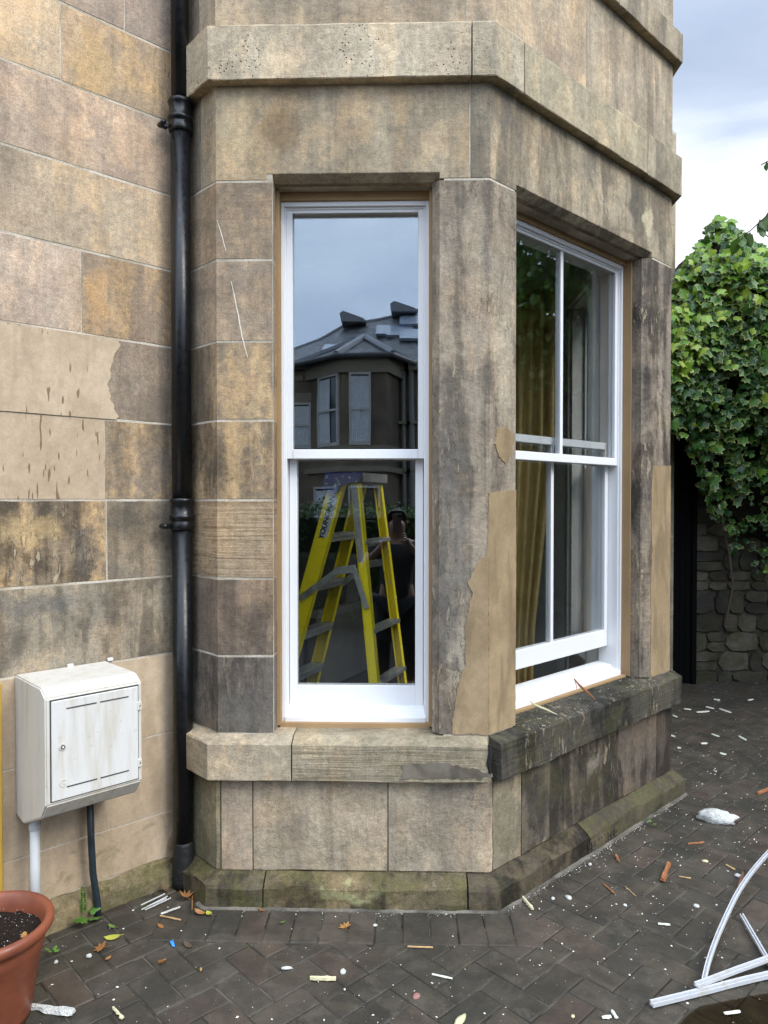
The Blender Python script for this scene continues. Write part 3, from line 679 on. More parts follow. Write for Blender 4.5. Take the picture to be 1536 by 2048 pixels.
# ------------------------------------------------------------------ sash windows
def sash_window(f, u0, u1, z0, z1, w, tilt, bar, lift, mast=True, two=True):
    o2 = face_pt(f, 0, w, z0); ang = atan2(DIRS[f].y, DIRS[f].x)
    B = []
    bx = .014 # box edge seen outside
    B += [(u0, u0 + bx, 0, .12, 0, z1 - z0), (u1 - bx, u1, 0, .12, 0, z1 - z0), (u0 + bx, u1 - bx, 0, .12, z1 - z0 - .020, z1 - z0)]
    # parting steps
    B += [(u0 + bx, u0 + bx + .006, .012, .12, .02, z1 - z0 - .02), (u1 - bx - .006, u1 - bx, .012, .12, .02, z1 - z0 - .02), (u0 + bx + .006, u1 - bx - .006, .012, .12, z1 - z0 - .028, z1 - z0 - .020)]
    win = boxes('window', B, WHITE, house, bev=.0015)
    win.location = o2; win.rotation_euler = (tilt, 0, ang)
    sill = bmesh.new(); hh = .055
    vs = [(u0 + .0, 0), (u1, 0)]
    prof = [(-.006, 0), (-.006, .018), (.012, .026), (.04, .034), (.045, .046), (.12, .055), (.12, 0)]
    a = [sill.verts.new((u0 + bx, y, z)) for y, z in prof]; b = [sill.verts.new((u1 - bx, y, z)) for y, z in prof]
    for k in range(len(prof)): sill.faces.new((a[k], a[(k + 1) % len(prof)], b[(k + 1) % len(prof)], b[k]))
    sill.faces.new(a); sill.faces.new(b[::-1]); finish(sill, 'sill', WHITE, win)
    h = z1 - z0; i0, i1 = u0 + bx, u1 - bx; mid = 1.745 - z0 if f == 2 else 1.755 - z0
    # upper sash, outer
    us_, ur, yu = .030, .034, .018
    zt = h - .022
    b1 = [(i0 + .006, i0 + us_, yu, yu + .04, mid - .018, zt), (i1 - us_, i1 - .006, yu, yu + .04, mid - .018, zt),
          (i0 + us_, i1 - us_, yu, yu + .04, zt - ur * .55, zt), (i0 + us_, i1 - us_, yu - .002, yu + .038, mid - .018, mid + .020)]
    if bar: c = (i0 + i1) / 2; b1.append((c - .011, c + .011, yu + .006, yu + .036, mid + .020, zt - ur * .55))
    up = boxes('upper_sash', b1, WHITE, win, bev=.002)
    boxes('glass_pane', [(i0 + us_, (c if bar else i1 - us_) - (.011 if bar else 0), yu + .016, yu + .021, mid + .02, zt - ur * .55)] , GLASS, win)
    if bar: boxes('glass_pane', [(c + .011, i1 - us_, yu + .016, yu + .021, mid + .02, zt - ur * .55)], GLASS, win)
    # putty line shadow strip at the head
    yl = .066; lb = (.046 if f == 2 else .058) + lift; lt = mid + .016 + lift
    b2 = [(i0 + .008, i0 + .040, yl, yl + .04, lb, lt), (i1 - .040, i1 - .008, yl, yl + .04, lb, lt), (i0 + .040, i1 - .040, yl, yl + .04, lb, lb + .085), (i0 + .040, i1 - .040, yl, yl + .04, lt - .035, lt)]
    if bar: b2.append((c - .011, c + .011, yl + .006, yl + .036, lb + .085, lt - .035))
    lo = boxes('lower_sash', b2, WHITE, win, bev=.002)
    if bar:
        boxes('glass_pane', [(i0 + .040, c - .011, yl + .016, yl + .021, lb + .085, lt - .035)], GLASS, win)
        boxes('glass_pane', [(c + .011, i1 - .040, yl + .016, yl + .021, lb + .085, lt - .035)], GLASS, win)
    else: boxes('glass_pane', [(i0 + .040, i1 - .040, yl + .016, yl + .021, lb + .085, lt - .035)], GLASS, win)
    if f == 3:
        for uu in (i0 + .25, i1 - .25): boxes('sash_horn', [(uu, uu + .03, yl + .04, yl + .05, lt - .02, lt)], plain('dull brass', (.35, .26, .1), .4, metal=.8), win)
    # mastic bedding
    m0, m1 = OPEN[f]; wr = w
    mb = []
    g = .0
    mb_bm = bmesh.new()
    box(mb_bm, m0 - .006, u0 + .001, -.045, .06, -.003, h + .03); box(mb_bm, u1 - .001, m1 + .008, -.045, .06, -.003, h + .03)
    box(mb_bm, u0 + .001, u1 - .001, -.012, .05, h - .001, h + .045); box(mb_bm, u0 - .002, u1 + .002, -.028, .10, -.026, .001)
    for v in mb_bm.verts:
        if v.co.y < 0: v.co.y += .006 * noise.noise(v.co * 9)
    ms = finish(mb_bm, 'mastic_bead', MASTIC, win)
    return win
w2 = sash_window(2, .231, .827, .662, 2.757, .118, 0, False, 0.0)
for o in list(w2.children):
    if o.name.startswith('glass_pane'):      # panes sit a hair out of plumb, top leaning in
        zc = sum(v.co.z for v in o.data.vertices) / 8; yc_ = sum(v.co.y for v in o.data.vertices) / 8
        o.data.transform(Matrix.Translation((0, yc_, zc)) @ Matrix.Rotation(radians(-1.2), 4, 'X') @ Matrix.Translation((0, -yc_, -zc)))
w3 = sash_window(3, .211, 1.268, .654, 2.765, .130, 0, True, .085)
w4 = sash_window(4, .231, .827, .655, 2.760, .130, 0, False, 0.0)

# ------------------------------------------------------------------ inside the room
FLOORZ = .22
rp = PL[1] - NRM[0] * .33
def room_pt(u, d, z): p = PL[1] + Vector((Q, Q)) * u + Vector((-Q, Q)) * d; return Vector((p.x, p.y, z))
RM = Matrix.Translation((PL[1].x, PL[1].y, 0)) @ Matrix.Rotation(radians(45), 4, 'Z')   # local x along the front, y into the room
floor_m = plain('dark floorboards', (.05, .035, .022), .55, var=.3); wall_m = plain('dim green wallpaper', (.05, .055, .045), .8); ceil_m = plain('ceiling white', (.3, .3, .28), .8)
def rbox(name, b, m):
    bm = bmesh.new(); box(bm, *b, M=RM); return finish(bm, name, m, house)
rbox('floor', (-2.2, 4.45, .0 - 1.3, 5.0, FLOORZ - .1, FLOORZ), floor_m)
bpy.data.objects.remove(bpy.data.objects['floor'])
bm = bmesh.new()
fl = [room_pt(-2.25, .30, 0), room_pt(.0 + .02, .30, 0)] + [Vector((*at_s(S(f, u), -.30), 0)) for f, u in ((1, .0), (2, 0), (3, 0), (4, 0), (5, 0), (6, 0))] + [room_pt(4.45, .30, 0), room_pt(4.45, 5, 0), room_pt(-2.25, 5, 0)]
prism(bm, [p + Vector((0, 0, FLOORZ)) for p in fl], (0, 0, -.1)); finish(bm, 'floor', floor_m, house)
bm = bmesh.new(); prism(bm, [p + Vector((0, 0, 3.25)) for p in fl], (0, 0, .1)); finish(bm, 'ceiling', ceil_m, house)
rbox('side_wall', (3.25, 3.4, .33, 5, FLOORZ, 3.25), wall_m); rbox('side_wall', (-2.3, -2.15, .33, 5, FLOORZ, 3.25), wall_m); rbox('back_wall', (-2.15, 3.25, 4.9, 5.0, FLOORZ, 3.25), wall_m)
# outer closing walls and roof of the house, out of sight of the street
gable_m = mortar_material('gable rubble', (.25, .21, .16), (.18, .15, .12))
rbox('gable_wall', (4.30, 4.46, .36, 7, -.2, 4.6), gable_m); rbox('gable_wall', (-2.46, -2.31, .36, 7, -.2, 4.6), gable_m); rbox('back_wall', (-2.31, 4.3, 6.85, 7, -.2, 4.6), gable_m)
bm = bmesh.new(); prism(bm, [room_pt(-2.4, .1, 4.62)] + [Vector((*at_s(S(f, u), -.05), 4.62)) for f, u in ((1, .0), (2, 0), (3, 0), (4, 0), (5, 0), (6, 0))] + [room_pt(4.4, .1, 4.62), room_pt(4.4, 7, 4.62), room_pt(-2.4, 7, 4.62)], (0, 0, .15)); finish(bm, 'upper_floor', gable_m, house)
# white panelled linings beside the windows of the bay
def lining_box(f, u0, u1, w0, w1, z0, z1, name='window_casing'):
    bm = bmesh.new(); c = face_pt(f, 0, 0, 0); M = Matrix.Translation(c) @ Matrix.Rotation(atan2(DIRS[f].y, DIRS[f].x), 4, 'Z'); box(bm, u0, u1, w0, w1, z0, z1, M, bev=.003); return finish(bm, name, WHITE_IN, house)
for f, (a, b) in OPEN.items():
    for u0, u1 in ((a - .075, a - .01), (b + .01, b + .075)):
        lining_box(f, u0, u1, .332, .352, FLOORZ, 2.86)
    lining_box(f, a - .075, b + .075, .332, .356, 2.80, 2.87, 'window_head'); lining_box(f, a - .01, b + .01, .26, .37, .60, .64, 'window_board')
    for u0, u1 in ((a + .002, a + .012), (b - .012, b - .002)): lining_box(f, u0, u1, .262, .33, .65, 2.78, 'shutter_leaf')
for i in range(3):
    z = FLOORZ + .05 + i * .85
    lining_box(5, .02, .22, .335, .343, z, z + .75, 'wall_panel')

# yellow curtain hanging in the bay's far corner
def curtain(name, base, wdir, width, z0, z1, folds, mat, label, tie=True):
    bm = bmesh.new(); nu, nz = folds * 8, 14; wdir = Vector((wdir.x, wdir.y, 0)); ndir = Vector((-wdir.y, wdir.x, 0)); G = []
    for j in range(nz + 1):
        t = j / nz; z = z0 + (z1 - z0) * t; row = []
        pinch = (.62 + .38 * min(1, max(0, (z - .7) / 1.2))) if tie else 1
        for i in range(nu + 1):
            s = i / nu; ph = s * folds * 2 * pi; p = Vector(base) + wdir * (width * s * pinch) + ndir * ((.035 + .01 * sin(s * 9)) * sin(ph + .25 * sin(z * 1.1 + s * 2)) * pinch)
            row.append(bm.verts.new((p.x, p.y, z)))
        G.append(row)
    for j in range(nz):
        for i in range(nu): bm.faces.new((G[j][i], G[j][i + 1], G[j + 1][i + 1], G[j + 1][i]))
    o = finish(bm, name, mat, None, True); md = o.modifiers.new('thick', 'SOLIDIFY'); md.thickness = .004
    return tag(o, label, 'curtain')
CURT = plain('yellow velvet', (.66, .49, .20), .9, .1, var=.15)
tan_ = lambda px: (math.tan(math.atan((px - 768) / FPX) - radians(1.46)))
yb = 4.45
curtain('curtain', (tan_(1006) * yb, yb + .05, 0), Vector((1, -.15)).normalized(), .31, FLOORZ + .02, 2.85, 5, CURT, 'yellow curtain hanging behind the wide right-hand sash window')

# armchair
ac = thing('armchair', 'pale upholstered armchair standing behind the yellow stepladder', 'armchair', (-.80, 4.95, FLOORZ), radians(-25))
UPH = plain('grey upholstery', (.10, .097, .088), .9, .1, var=.2, bump=.001, bscale=300)
PIPE = plain('dark piping', (.02, .02, .02), .8)
boxes('seat', [(-.32, .32, -.32, .30, .12, .46)], UPH, ac, bev=.04); bm = bmesh.new(); box(bm, -.32, .32, .24, .40, .30, 1.02, Matrix.Rotation(-.18, 4, 'X'), bev=.05); finish(bm, 'backrest', UPH, ac)
for s in (-1, 1):
    boxes('armrest', [(s * .40 - .07, s * .40 + .07, -.30, .34, .12, .64)], UPH, ac, bev=.04)
    for t in (-.26, .26): boxes('leg', [(s * .3 - .02, s * .3 + .02, t - .02, t + .02, 0, .12)], PIPE, ac)

# ------------------------------------------------------------------ yellow stepladder just inside the narrow window
YEL = NT('yellow fibreglass'); P = YEL.pos(obj=True)
yc = YEL.mix(YEL.rng(YEL.noise(P, 22, 5, .7), .62, .70, 0, .8), (.98, .80, .012), (.55, .50, .36)); yc = YEL.mix(YEL.rng(YEL.noise(P, 14, 5, .7, 1), .64, .70, 0, .8), yc, (.06, .05, .03))
YEL.set(col=yc, rough=.45); YEL = YEL.m
ALU = plain('paint splashed aluminium', (.42, .43, .42), .45, metal=.6, var=.3, vscale=30)
BLUE = NT('blue ladder cap'); P = BLUE.pos(obj=True); BLUE.set(col=BLUE.mix(BLUE.rng(BLUE.noise(P, 40, 4, .7), .56, .62), (.018, .035, .15), (.42, .43, .45)), rough=.5); BLUE = BLUE.m
lp0 = Vector((-.262, 3.36, 0)); pd = Vector((.94, -.34, 0)).normalized(); qd = Vector((.34, .94, 0)).normalized()
ladder = thing('stepladder', 'yellow fibreglass stepladder with a blue paint-splashed top behind the narrow window', 'stepladder', (lp0.x + qd.x * .15, lp0.y + qd.y * .15, FLOORZ))
LM = Matrix(((pd.x, qd.x, 0, lp0.x), (pd.y, qd.y, 0, lp0.y), (0, 0, 1, 0), (0, 0, 0, 1)))
LI = Matrix.Translation(-ladder.location)
ZT = 1.655
def lc(side, z): return side * (.042 + (.285 if side < 0 else .118) * (ZT - z))
def lad(p, q, z): return LI @ (LM @ Vector((p, q, z)))
def rail(side, q, wid, far):
    """C-section rail down one side of the A; side -1 / +1, q across"""
    bm = bmesh.new(); out = -1 if not far else 1
    for seg, (a0, a1, q0, q1) in enumerate(((-wid / 2, wid / 2, 0, .004), (-wid / 2, -wid / 2 + .004, 0, .028), (wid / 2 - .004, wid / 2, 0, .028))):
        ring = []
        for z in (ZT - .02, FLOORZ + .02):
            c = lc(side, z); qq = q + (1 if far else -1) * .055 * (ZT - z) / 1.4
            s = -1 if far else 1
            ring.append([bm.verts.new(lad(c + a, qq + s * b, z)) for a, b in ((a0, q0), (a1, q0), (a1, q1), (a0, q1))])
        for k in range(4): bm.faces.new((ring[0][k], ring[0][(k + 1) % 4], ring[1][(k + 1) % 4], ring[1][k]))
        bm.faces.new(ring[0]); bm.faces.new(ring[1][::-1])
    return finish(bm, 'rail', YEL, ladder)
QF = .30
r1 = rail(-1, 0, .082, False); rail(-1, QF, .062, True); r3 = rail(1, 0, .046, False); rail(1, QF, .040, True)
def lbar(name, a, b, w, t, mat, parent=ladder):
    a, b = Vector(a), Vector(b); d = (b - a); L = d.length; M = Matrix.Translation(a) @ d.to_track_quat('X', 'Z').to_matrix().to_4x4()
    bm = bmesh.new(); box(bm, 0, L, -w / 2, w / 2, -t / 2, t / 2, M, bev=.002); return finish(bm, name, mat, parent)
for z, side in ((1.39, -1), (1.155, -1), (.92, -1), (.70, -1), (.46, -1), (1.365, 1), (.96, 1), (.72, 1), (.46, 1)):
    if 1:
        c = lc(side, z); ww = .070 if side < 0 else .055; ex = .055 * (ZT - z) / 1.4
        lbar('tread', lad(c, .004 - ex, z), lad(c, QF - .004 + ex, z), ww, .02, ALU)
        lbar('tread_lip', lad(c - side * ww / 2 * .8, .004 - ex, z - .016), lad(c - side * ww / 2 * .8, QF - .004 + ex, z - .016), .004, .026, ALU)
for q in (-.012, QF + .012):
    zc = 1.235; zl = 1.10; k = 1 if q > 0 else -1; ex = .055 * (ZT - zl) / 1.4 * k
    mid_ = lad(-.025, q + ex, zc); mid2 = lad(.055, q + ex, zc + .01)
    lbar('spreader_arm', lad(lc(-1, zl) - .02, q + ex, zl - .005), mid_, .006, .030, ALU); lbar('spreader_arm', mid2, lad(lc(1, zl) + .01, q + ex, zl - .035), .006, .026, ALU)
    lbar('spreader_plate', lad(-.04, q + ex, zc - .004), lad(.065, q + ex, zc + .012), .010, .036, ALU)
bm = bmesh.new()
capv = [(-.095, -.02), (.075, -.02), (.085, 0), (.085, QF), (.075, QF + .02), (-.085, QF + .02), (-.1, QF), (-.1, 0)]
prism(bm, [lad(p, q, ZT + .032) for p, q in capv], (0, 0, -.012)); finish(bm, 'cap', BLUE, ladder)
bm = bmesh.new()
prism(bm, [lad(p, -.022, z) for p, z in ((-.10, ZT + .03), (.078, ZT + .03), (.078, ZT - .012), (.03, ZT - .015), (-.012, ZT - .028), (-.05, ZT - .075), (-.085, ZT - .055), (-.112, ZT - .045))], (LM.to_3x3() @ Vector((0, .004, 0)))); finish(bm, 'cap_skirt', BLUE, ladder)
bm = bmesh.new(); prism(bm, [lad(.086, q, z) for q, z in ((0, ZT + .03), (QF, ZT + .03), (QF, ZT - .01), (0, ZT - .01))], (LM.to_3x3() @ Vector((.004, 0, 0)))); finish(bm, 'cap_skirt', ALU, ladder)
# label with maker's name on the near left rail, grey strip on the near right rail
LBL = plain('white label', (.62, .62, .60), .5); INK = plain('black print', (.02, .02, .02), .6)
def rail_pt(side, a, z, q): return lad(lc(side, z) + a, q - .055 * (ZT - z) / 1.4, z)
bm = bmesh.new(); prism(bm, [rail_pt(-1, a, z, -.0015) for a, z in ((-.018, 1.575), (.026, 1.575), (.026, 1.385), (-.018, 1.385))], LM.to_3x3() @ Vector((0, .0008, 0))); finish(bm, 'name_label', LBL, ladder)
bm = bmesh.new(); prism(bm, [rail_pt(1, a, z, -.0015) for a, z in ((-.020, 1.63), (.012, 1.63), (.010, 1.275), (-.018, 1.275))], LM.to_3x3() @ Vector((0, .0008, 0))); finish(bm, 'grey_strip', ALU, ladder)
def text_mesh(txt, size, name, mat, M, parent, ext=.0003):
    cu = bpy.data.curves.new(name, 'FONT'); cu.body = txt; cu.size = size; cu.extrude = ext; cu.align_x = 'CENTER'; cu.align_y = 'CENTER'; cu.offset = size * .022
    t = bpy.data.objects.new(name, cu); scn.collection.objects.link(t); bpy.context.view_layer.update()
    me = bpy.data.meshes.new_from_object(t.evaluated_get(bpy.context.evaluated_depsgraph_get())); bpy.data.objects.remove(t)
    me.transform(M); o = link(name, me, mat, parent); return o
a_, b_ = rail_pt(-1, .000, 1.39, -.004), rail_pt(-1, .000, 1.57, -.004)
ex_ = (b_ - a_).normalized(); nz_ = -(LM.to_3x3() @ Vector((0, 1, 0))); nz_ = (nz_ - ex_ * nz_.dot(ex_)).normalized(); ey_ = nz_.cross(ex_)
TM = Matrix.Translation((a_ + b_) / 2 + nz_ * .0006) @ Matrix((ex_, ey_, nz_)).transposed().to_4x4()
text_mesh('YOUNGMAN', .036, 'lettering', INK, TM, ladder)
ln = bmesh.new(); box(ln, -.09, .07, -.0165, -.0155, 0, .0004, TM); finish(ln, 'printed_line', INK, ladder)

# ------------------------------------------------------------------ rainwater downpipe
pc = on_plane(364, 1000, (*(PL[1] + NRM[0] * .072), 0), (NRM[0].x, NRM[0].y, 0)); PX, PY = pc.x, pc.y
pipe = thing('downpipe', 'black cast-iron downpipe in the corner between wall and bay', 'downpipe', (PX, PY, 0))
bm = bmesh.new(); tube(bm, [(0, 0, 1.50), (0, 0, 3.05)], .0385, 32); finish(bm, 'pipe_length', BLACK_IRON, pipe, True)
bm = bmesh.new(); tube(bm, [(0, 0, .02), (0, 0, 1.46)], .0395, 32); finish(bm, 'pipe_length', BLACK_IRON, pipe, True)
bm = bmesh.new(); tube(bm, [(0, 0, 3.10), (0, 0, 4.6)], .0345, 32); finish(bm, 'pipe_length', BLACK_IRON, pipe, True)
for z in (1.44, 3.02):
    bm = bmesh.new(); lathe(bm, [(.036, 0), (.043, .0), (.046, .008), (.046, .026), (.043, .032), (.0425, .040), (.049, .044), (.051, .052), (.049, .060), (.0435, .064), (.0435, .105), (.047, .110), (.049, .118), (.047, .126), (.034, .128)], 40, (0, 0, z)); finish(bm, 'socket', BLACK_IRON, pipe, True)
    o = bmesh.new(); M = Matrix.Rotation(radians(45), 4, 'Z')
    for s in (-1, 1):
        box(o, s * .046, s * .080, .005, .028, z + .006, z + .026, M, bev=.003)
    finish(o, 'bracket', BLACK_IRON, pipe)
    for s in (-1,):
        o = bmesh.new(); c = M @ Vector((s * .075, .0, z + .016)); tube(o, [c + Vector((Q, -Q, 0)) * -.0 + M @ Vector((0, .03, 0)), c + M @ Vector((0, -.014, 0))], .009, 10); finish(o, 'bolt', BLACK_IRON, pipe, True)
bm = bmesh.new(); tube(bm, [(0, 0, 0), (0, 0, .03), (0, 0, .17), (0, 0, .19)], [.046, .045, .042, .038], 32); finish(bm, 'shoe', plain('tarred iron', (.008, .008, .008), .6, bump=.004), pipe, True)

# ------------------------------------------------------------------ gas meter box
gl_, gr_ = -.6615, None
E1, E2 = .262, .305
gr_ = face_px(0, 284, 1470, -E2)[0]
zt_ = .948; zf1 = face_px(0, 92, 1398, -E2)[1]; zf0 = face_px(0, 93, 1614, -E2)[1]; zb_ = face_px(0, 87, 1637, -E1)[1]; zw_ = .452
gas = thing('gas_meter_box', 'white plastic gas meter box fixed to the left wall above two pipes', 'meter box', face_pt(0, (gl_ + gr_) / 2, 0, zw_))
GM = Matrix.Translation(-gas.location) @ Matrix.Translation(face_pt(0, 0, 0, 0)) @ Matrix.Rotation(radians(45), 4, 'Z') # local x=u, y=inward
prof = [(.0, zw_), (-.08, zw_ - .012), (-E1, zb_), (-E2, zf0), (-E2, zf1), (-E1, zt_ - .003), (0, zt_ - .004)]
bm = bmesh.new(); A = [bm.verts.new(GM @ Vector((gl_, y, z))) for y, z in prof]; Bv = [bm.verts.new(GM @ Vector((gr_, y, z))) for y, z in prof]
for k in range(len(prof)): bm.faces.new((A[k], A[(k + 1) % len(prof)], Bv[(k + 1) % len(prof)], Bv[k]))
bm.faces.new(A); bm.faces.new(Bv[::-1]); bmesh.ops.recalc_face_normals(bm, faces=bm.faces)
bmesh.ops.bevel(bm, geom=list(bm.edges), offset=.005, segments=2, affect='EDGES')
finish(bm, 'body', BOXW, gas)
dl, dr, db, dt = gl_ + .018, gr_ - .016, zf0 + .012, zf1 - .012
SLOT = plain('dark slot', (.05, .05, .048), .8)
bm = bmesh.new(); box(bm, dl - .004, dr + .003, -E2 - .0012, -E2 + .004, db - .003, dt + .005, GM); finish(bm, 'door_gap', SLOT, gas)
bm = bmesh.new(); box(bm, dl, dr, -E2 - .006, -E2, db, dt, GM, bev=.002); door = finish(bm, 'door', white_paint('door plastic', (.63, .62, .585), .5), gas)
wd = dr - dl
for zc in (dt - .030, db + .038):
    for a, b in ((.16, .50), (.54, .88)):
        bm = bmesh.new(); box(bm, dl + wd * a, dl + wd * b, -E2 - .0068, -E2 - .005, zc - .0022, zc + .0022, GM); finish(bm, 'slot', SLOT, door)
bm = bmesh.new(); c = GM @ Vector((dl + .034, -E2 - .006, (db + dt) / 2 + .01)); nd = (GM.to_3x3() @ Vector((0, -1, 0)))
tube(bm, [c, c + nd * .003], .0115, 20); finish(bm, 'lock_ring', BOXW, door); bm = bmesh.new(); tube(bm, [c, c + nd * .005], .007, 16); finish(bm, 'lock', plain('lock metal', (.12, .12, .12), .4, metal=.7), door)
bm = bmesh.new(); tube(bm, [c, c + nd * .0056], .0032, 12); finish(bm, 'keyhole', WHITE, door)
for zz in (dt - .07, db + .055):
    bm = bmesh.new(); box(bm, dr - .004, dr + .012, -E2 - .008, -E2, zz - .014, zz + .014, GM, bev=.001); finish(bm, 'hinge', BOXW, gas)
    bm = bmesh.new(); box(bm, dr + .004, dr + .007, -E2 - .0088, -E2 - .007, zz - .004, zz + .004, GM); finish(bm, 'hinge_hole', SLOT, gas)
for uu in (gl_ + .18, gl_ + .33):
    bm = bmesh.new(); box(bm, uu, uu + .02, -.012, .0, zt_ - .006, zt_ + .006, GM, bev=.002); finish(bm, 'fixing_lug', WHITE, gas)
# raised G emblem
xg = dl + .034; zg = db + .052; TG = GM @ Matrix.Translation((xg, -E2 - .0062, zg)) @ Matrix.Rotation(radians(90), 4, 'X')
text_mesh('G', .034, 'emblem', BOXW, TG, door, .0012)
# pipes under the box
def ground_tube(name, pts, r, mat, label, cat):
    b = pts[-1]; o = thing(name, label, cat, (b.x, b.y, 0)); bm = bmesh.new(); tube(bm, [p - Vector((b.x, b.y, 0)) for p in pts], r, 24); finish(bm, 'tube', mat, o, True); return o
cx = face_px(0, 70, 1680, -.10)[0]
cnd = ground_tube('conduit', [face_pt(0, cx, -.10, .47), face_pt(0, cx, -.10, -.02)], .0165, plain('grey plastic conduit', (.46, .47, .46), .5, var=.15), 'pale grey plastic conduit running down from the meter box', 'pipe')
bm = bmesh.new(); pb = cnd.location
tube(bm, [face_pt(0, cx, -.10, .42) - pb, face_pt(0, cx, -.10, .44) - pb], .0190, 20); finish(bm, 'collar', plain('grey collar', (.4, .4, .4), .5), cnd)
u1_, u2_ = face_px(0, 182, 1640, -.06)[0], face_px(0, 194, 1840, -.045)[0]
gp = ground_tube('gas_pipe', [face_pt(0, u1_ - .008, -.07, .47), face_pt(0, u1_, -.06, .30), face_pt(0, u1_ + .008, -.055, .17), face_pt(0, u2_, -.05, .05), face_pt(0, u2_ + .003, -.05, -.02)], .0125, plain('blue black gas pipe', (.018, .028, .038), .45, var=.5, vscale=40), 'thin blue-black gas pipe leaving the bottom of the meter box', 'pipe')
bm = bmesh.new(); tube(bm, [face_pt(0, u1_ - .008, -.07, .44) - gp.location, face_pt(0, u1_ - .008, -.07, .465) - gp.location], .017, 16); finish(bm, 'coupling', plain('pipe coupling', (.03, .03, .03), .5), gp)

# yellow board at the left edge of the frame
ub = face_px(0, 5, 1600, -.03)[0]
bm = bmesh.new(); M = Matrix.Translation(face_pt(0, 0, 0, 0)) @ Matrix.Rotation(radians(45), 4, 'Z')
yb_ = thing('door_surround', 'mustard yellow painted timber upright at the far left of the wall', 'door frame', face_pt(0, ub - .05, -.02, 0))
IM = Matrix.Translation(-yb_.location) @ M
box(bm, ub - .09, ub, -.035, .0, .0, .93, IM, bev=.004); finish(bm, 'upright', plain('mustard paint', (.45, .29, .045), .5, var=.2), yb_)
bm = bmesh.new(); box(bm, ub - .09, ub + .006, -.042, .0, .0, .09, IM, bev=.004); finish(bm, 'plinth_block', plain('mustard paint dark', (.36, .23, .04), .5), yb_)

# ------------------------------------------------------------------ terracotta pot
pr_ = on_plane(-8, 1822, (0, 0, .295), (0, 0, 1))
TER = NT('terracotta plastic'); P = TER.pos(); TER.set(col=TER.mix(TER.rng(TER.noise(P, 7, 5, .6), .4, .7), (.235, .070, .034), (.15, .048, .027)), rough=TER.rng(TER.noise(P, 25, 3), .3, .7, .32, .55), spec=.4, normal=TER.bump(TER.noise(P, 60, 3), .0006)); TER = TER.m
edge = on_plane(103, 1845, (0, 0, .285), (0, 0, 1)); PR = .185
pot = thing('plant_pot', 'round terracotta coloured pot full of dark compost at the left edge', 'plant pot', (edge.x - PR - .002, edge.y - .02, 0))
bm = bmesh.new()
prof = [(.115, 0), (.118, .0), (.122, .02), (.150, .19), (.153, .195), (.153, .203), (.158, .210), (.160, .238), (.160, .246), (.166, .254), (.178, .262), (PR, .272), (PR + .001, .284), (PR - .003, .293), (PR - .011, .297), (PR - .020, .294), (PR - .026, .284), (.150, .262), (.148, .235), (.146, .22)]
r = lathe(bm, prof, 64); bm.faces.new(r[0][::-1]); finish(bm, 'shell', TER, pot, True)
bm = bmesh.new(); rings = [[bm.verts.new((rr * cos(a * 2 * pi / 40), rr * sin(a * 2 * pi / 40), .245 + .012 * noise.noise(Vector((rr * 30 * cos(a * 2 * pi / 40), rr * 30 * sin(a * 2 * pi / 40), 0))))) for a in range(40)] for rr in (.149, .12, .09, .06, .03, .01)]
for a, b in zip(rings, rings[1:]):
    for k in range(40): bm.faces.new((a[k], a[(k + 1) % 40], b[(k + 1) % 40], b[k]))
bm.faces.new(rings[-1]); SOIL = plain('dark compost', (.018, .013, .010), .95, .1, var=.5, vscale=60, bump=.008, bscale=90)
finish(bm, 'compost', SOIL, pot, True)
vv, ff = [], []
rnd = random.Random(5)
for i in range(260):
    a, rr = rnd.uniform(0, 2 * pi), .145 * sqrt(rnd.random()); s = rnd.uniform(.0008, .0026); c = Vector((rr * cos(a), rr * sin(a), .256)); b0 = len(vv)
    vv += [tuple(c + Vector((rnd.uniform(-s, s), rnd.uniform(-s, s), rnd.uniform(-s, s) * .6))) for _ in range(4)]; ff += [(b0, b0 + 1, b0 + 2), (b0, b0 + 2, b0 + 3), (b0, b0 + 3, b0 + 1), (b0 + 1, b0 + 3, b0 + 2)]
me = bpy.data.meshes.new('white_flecks'); me.from_pydata(vv, [], ff); FLECK = plain('flake cream', (.70, .66, .56), .8, var=.2, vscale=20)
tag(link('white_flecks', me, FLECK, pot), None, kind='stuff')

# ------------------------------------------------------------------ leaves
def leaf_mesh(lobes, size, curl, mats, seed, rim=.82):
    rr = random.Random(seed); bm = bmesh.new(); pts = []
    for (ang, rad) in lobes:
        a = radians(ang); pts.append(Vector((sin(a) * rad, cos(a) * rad, 0)) * size * rr.uniform(.92, 1.08))
    def bend(p): return Vector((p.x, p.y, curl * ((p.x / size) ** 2 * size * .9 + (p.y / size) ** 2 * size * .4) + .02 * size * sin(p.x / size * 9) - abs(p.x) * .15))
    c = bm.verts.new(bend(Vector((0, 0, 0)))); outer = [bm.verts.new(bend(p)) for p in pts]; inner = [bm.verts.new(bend(p * rim * rr.uniform(.9, 1.02))) for p in pts]; n = len(pts)
    for i in range(n):
        f = bm.faces.new((c, inner[i], inner[(i + 1) % n])); f.material_index = 0
        f = bm.faces.new((inner[i], outer[i], outer[(i + 1) % n], inner[(i + 1) % n])); f.material_index = min(1, len(mats) - 1)
    me = bpy.data.meshes.new('leaf'); bm.to_mesh(me); bm.free()
    for m in mats: me.materials.append(m)
    return me
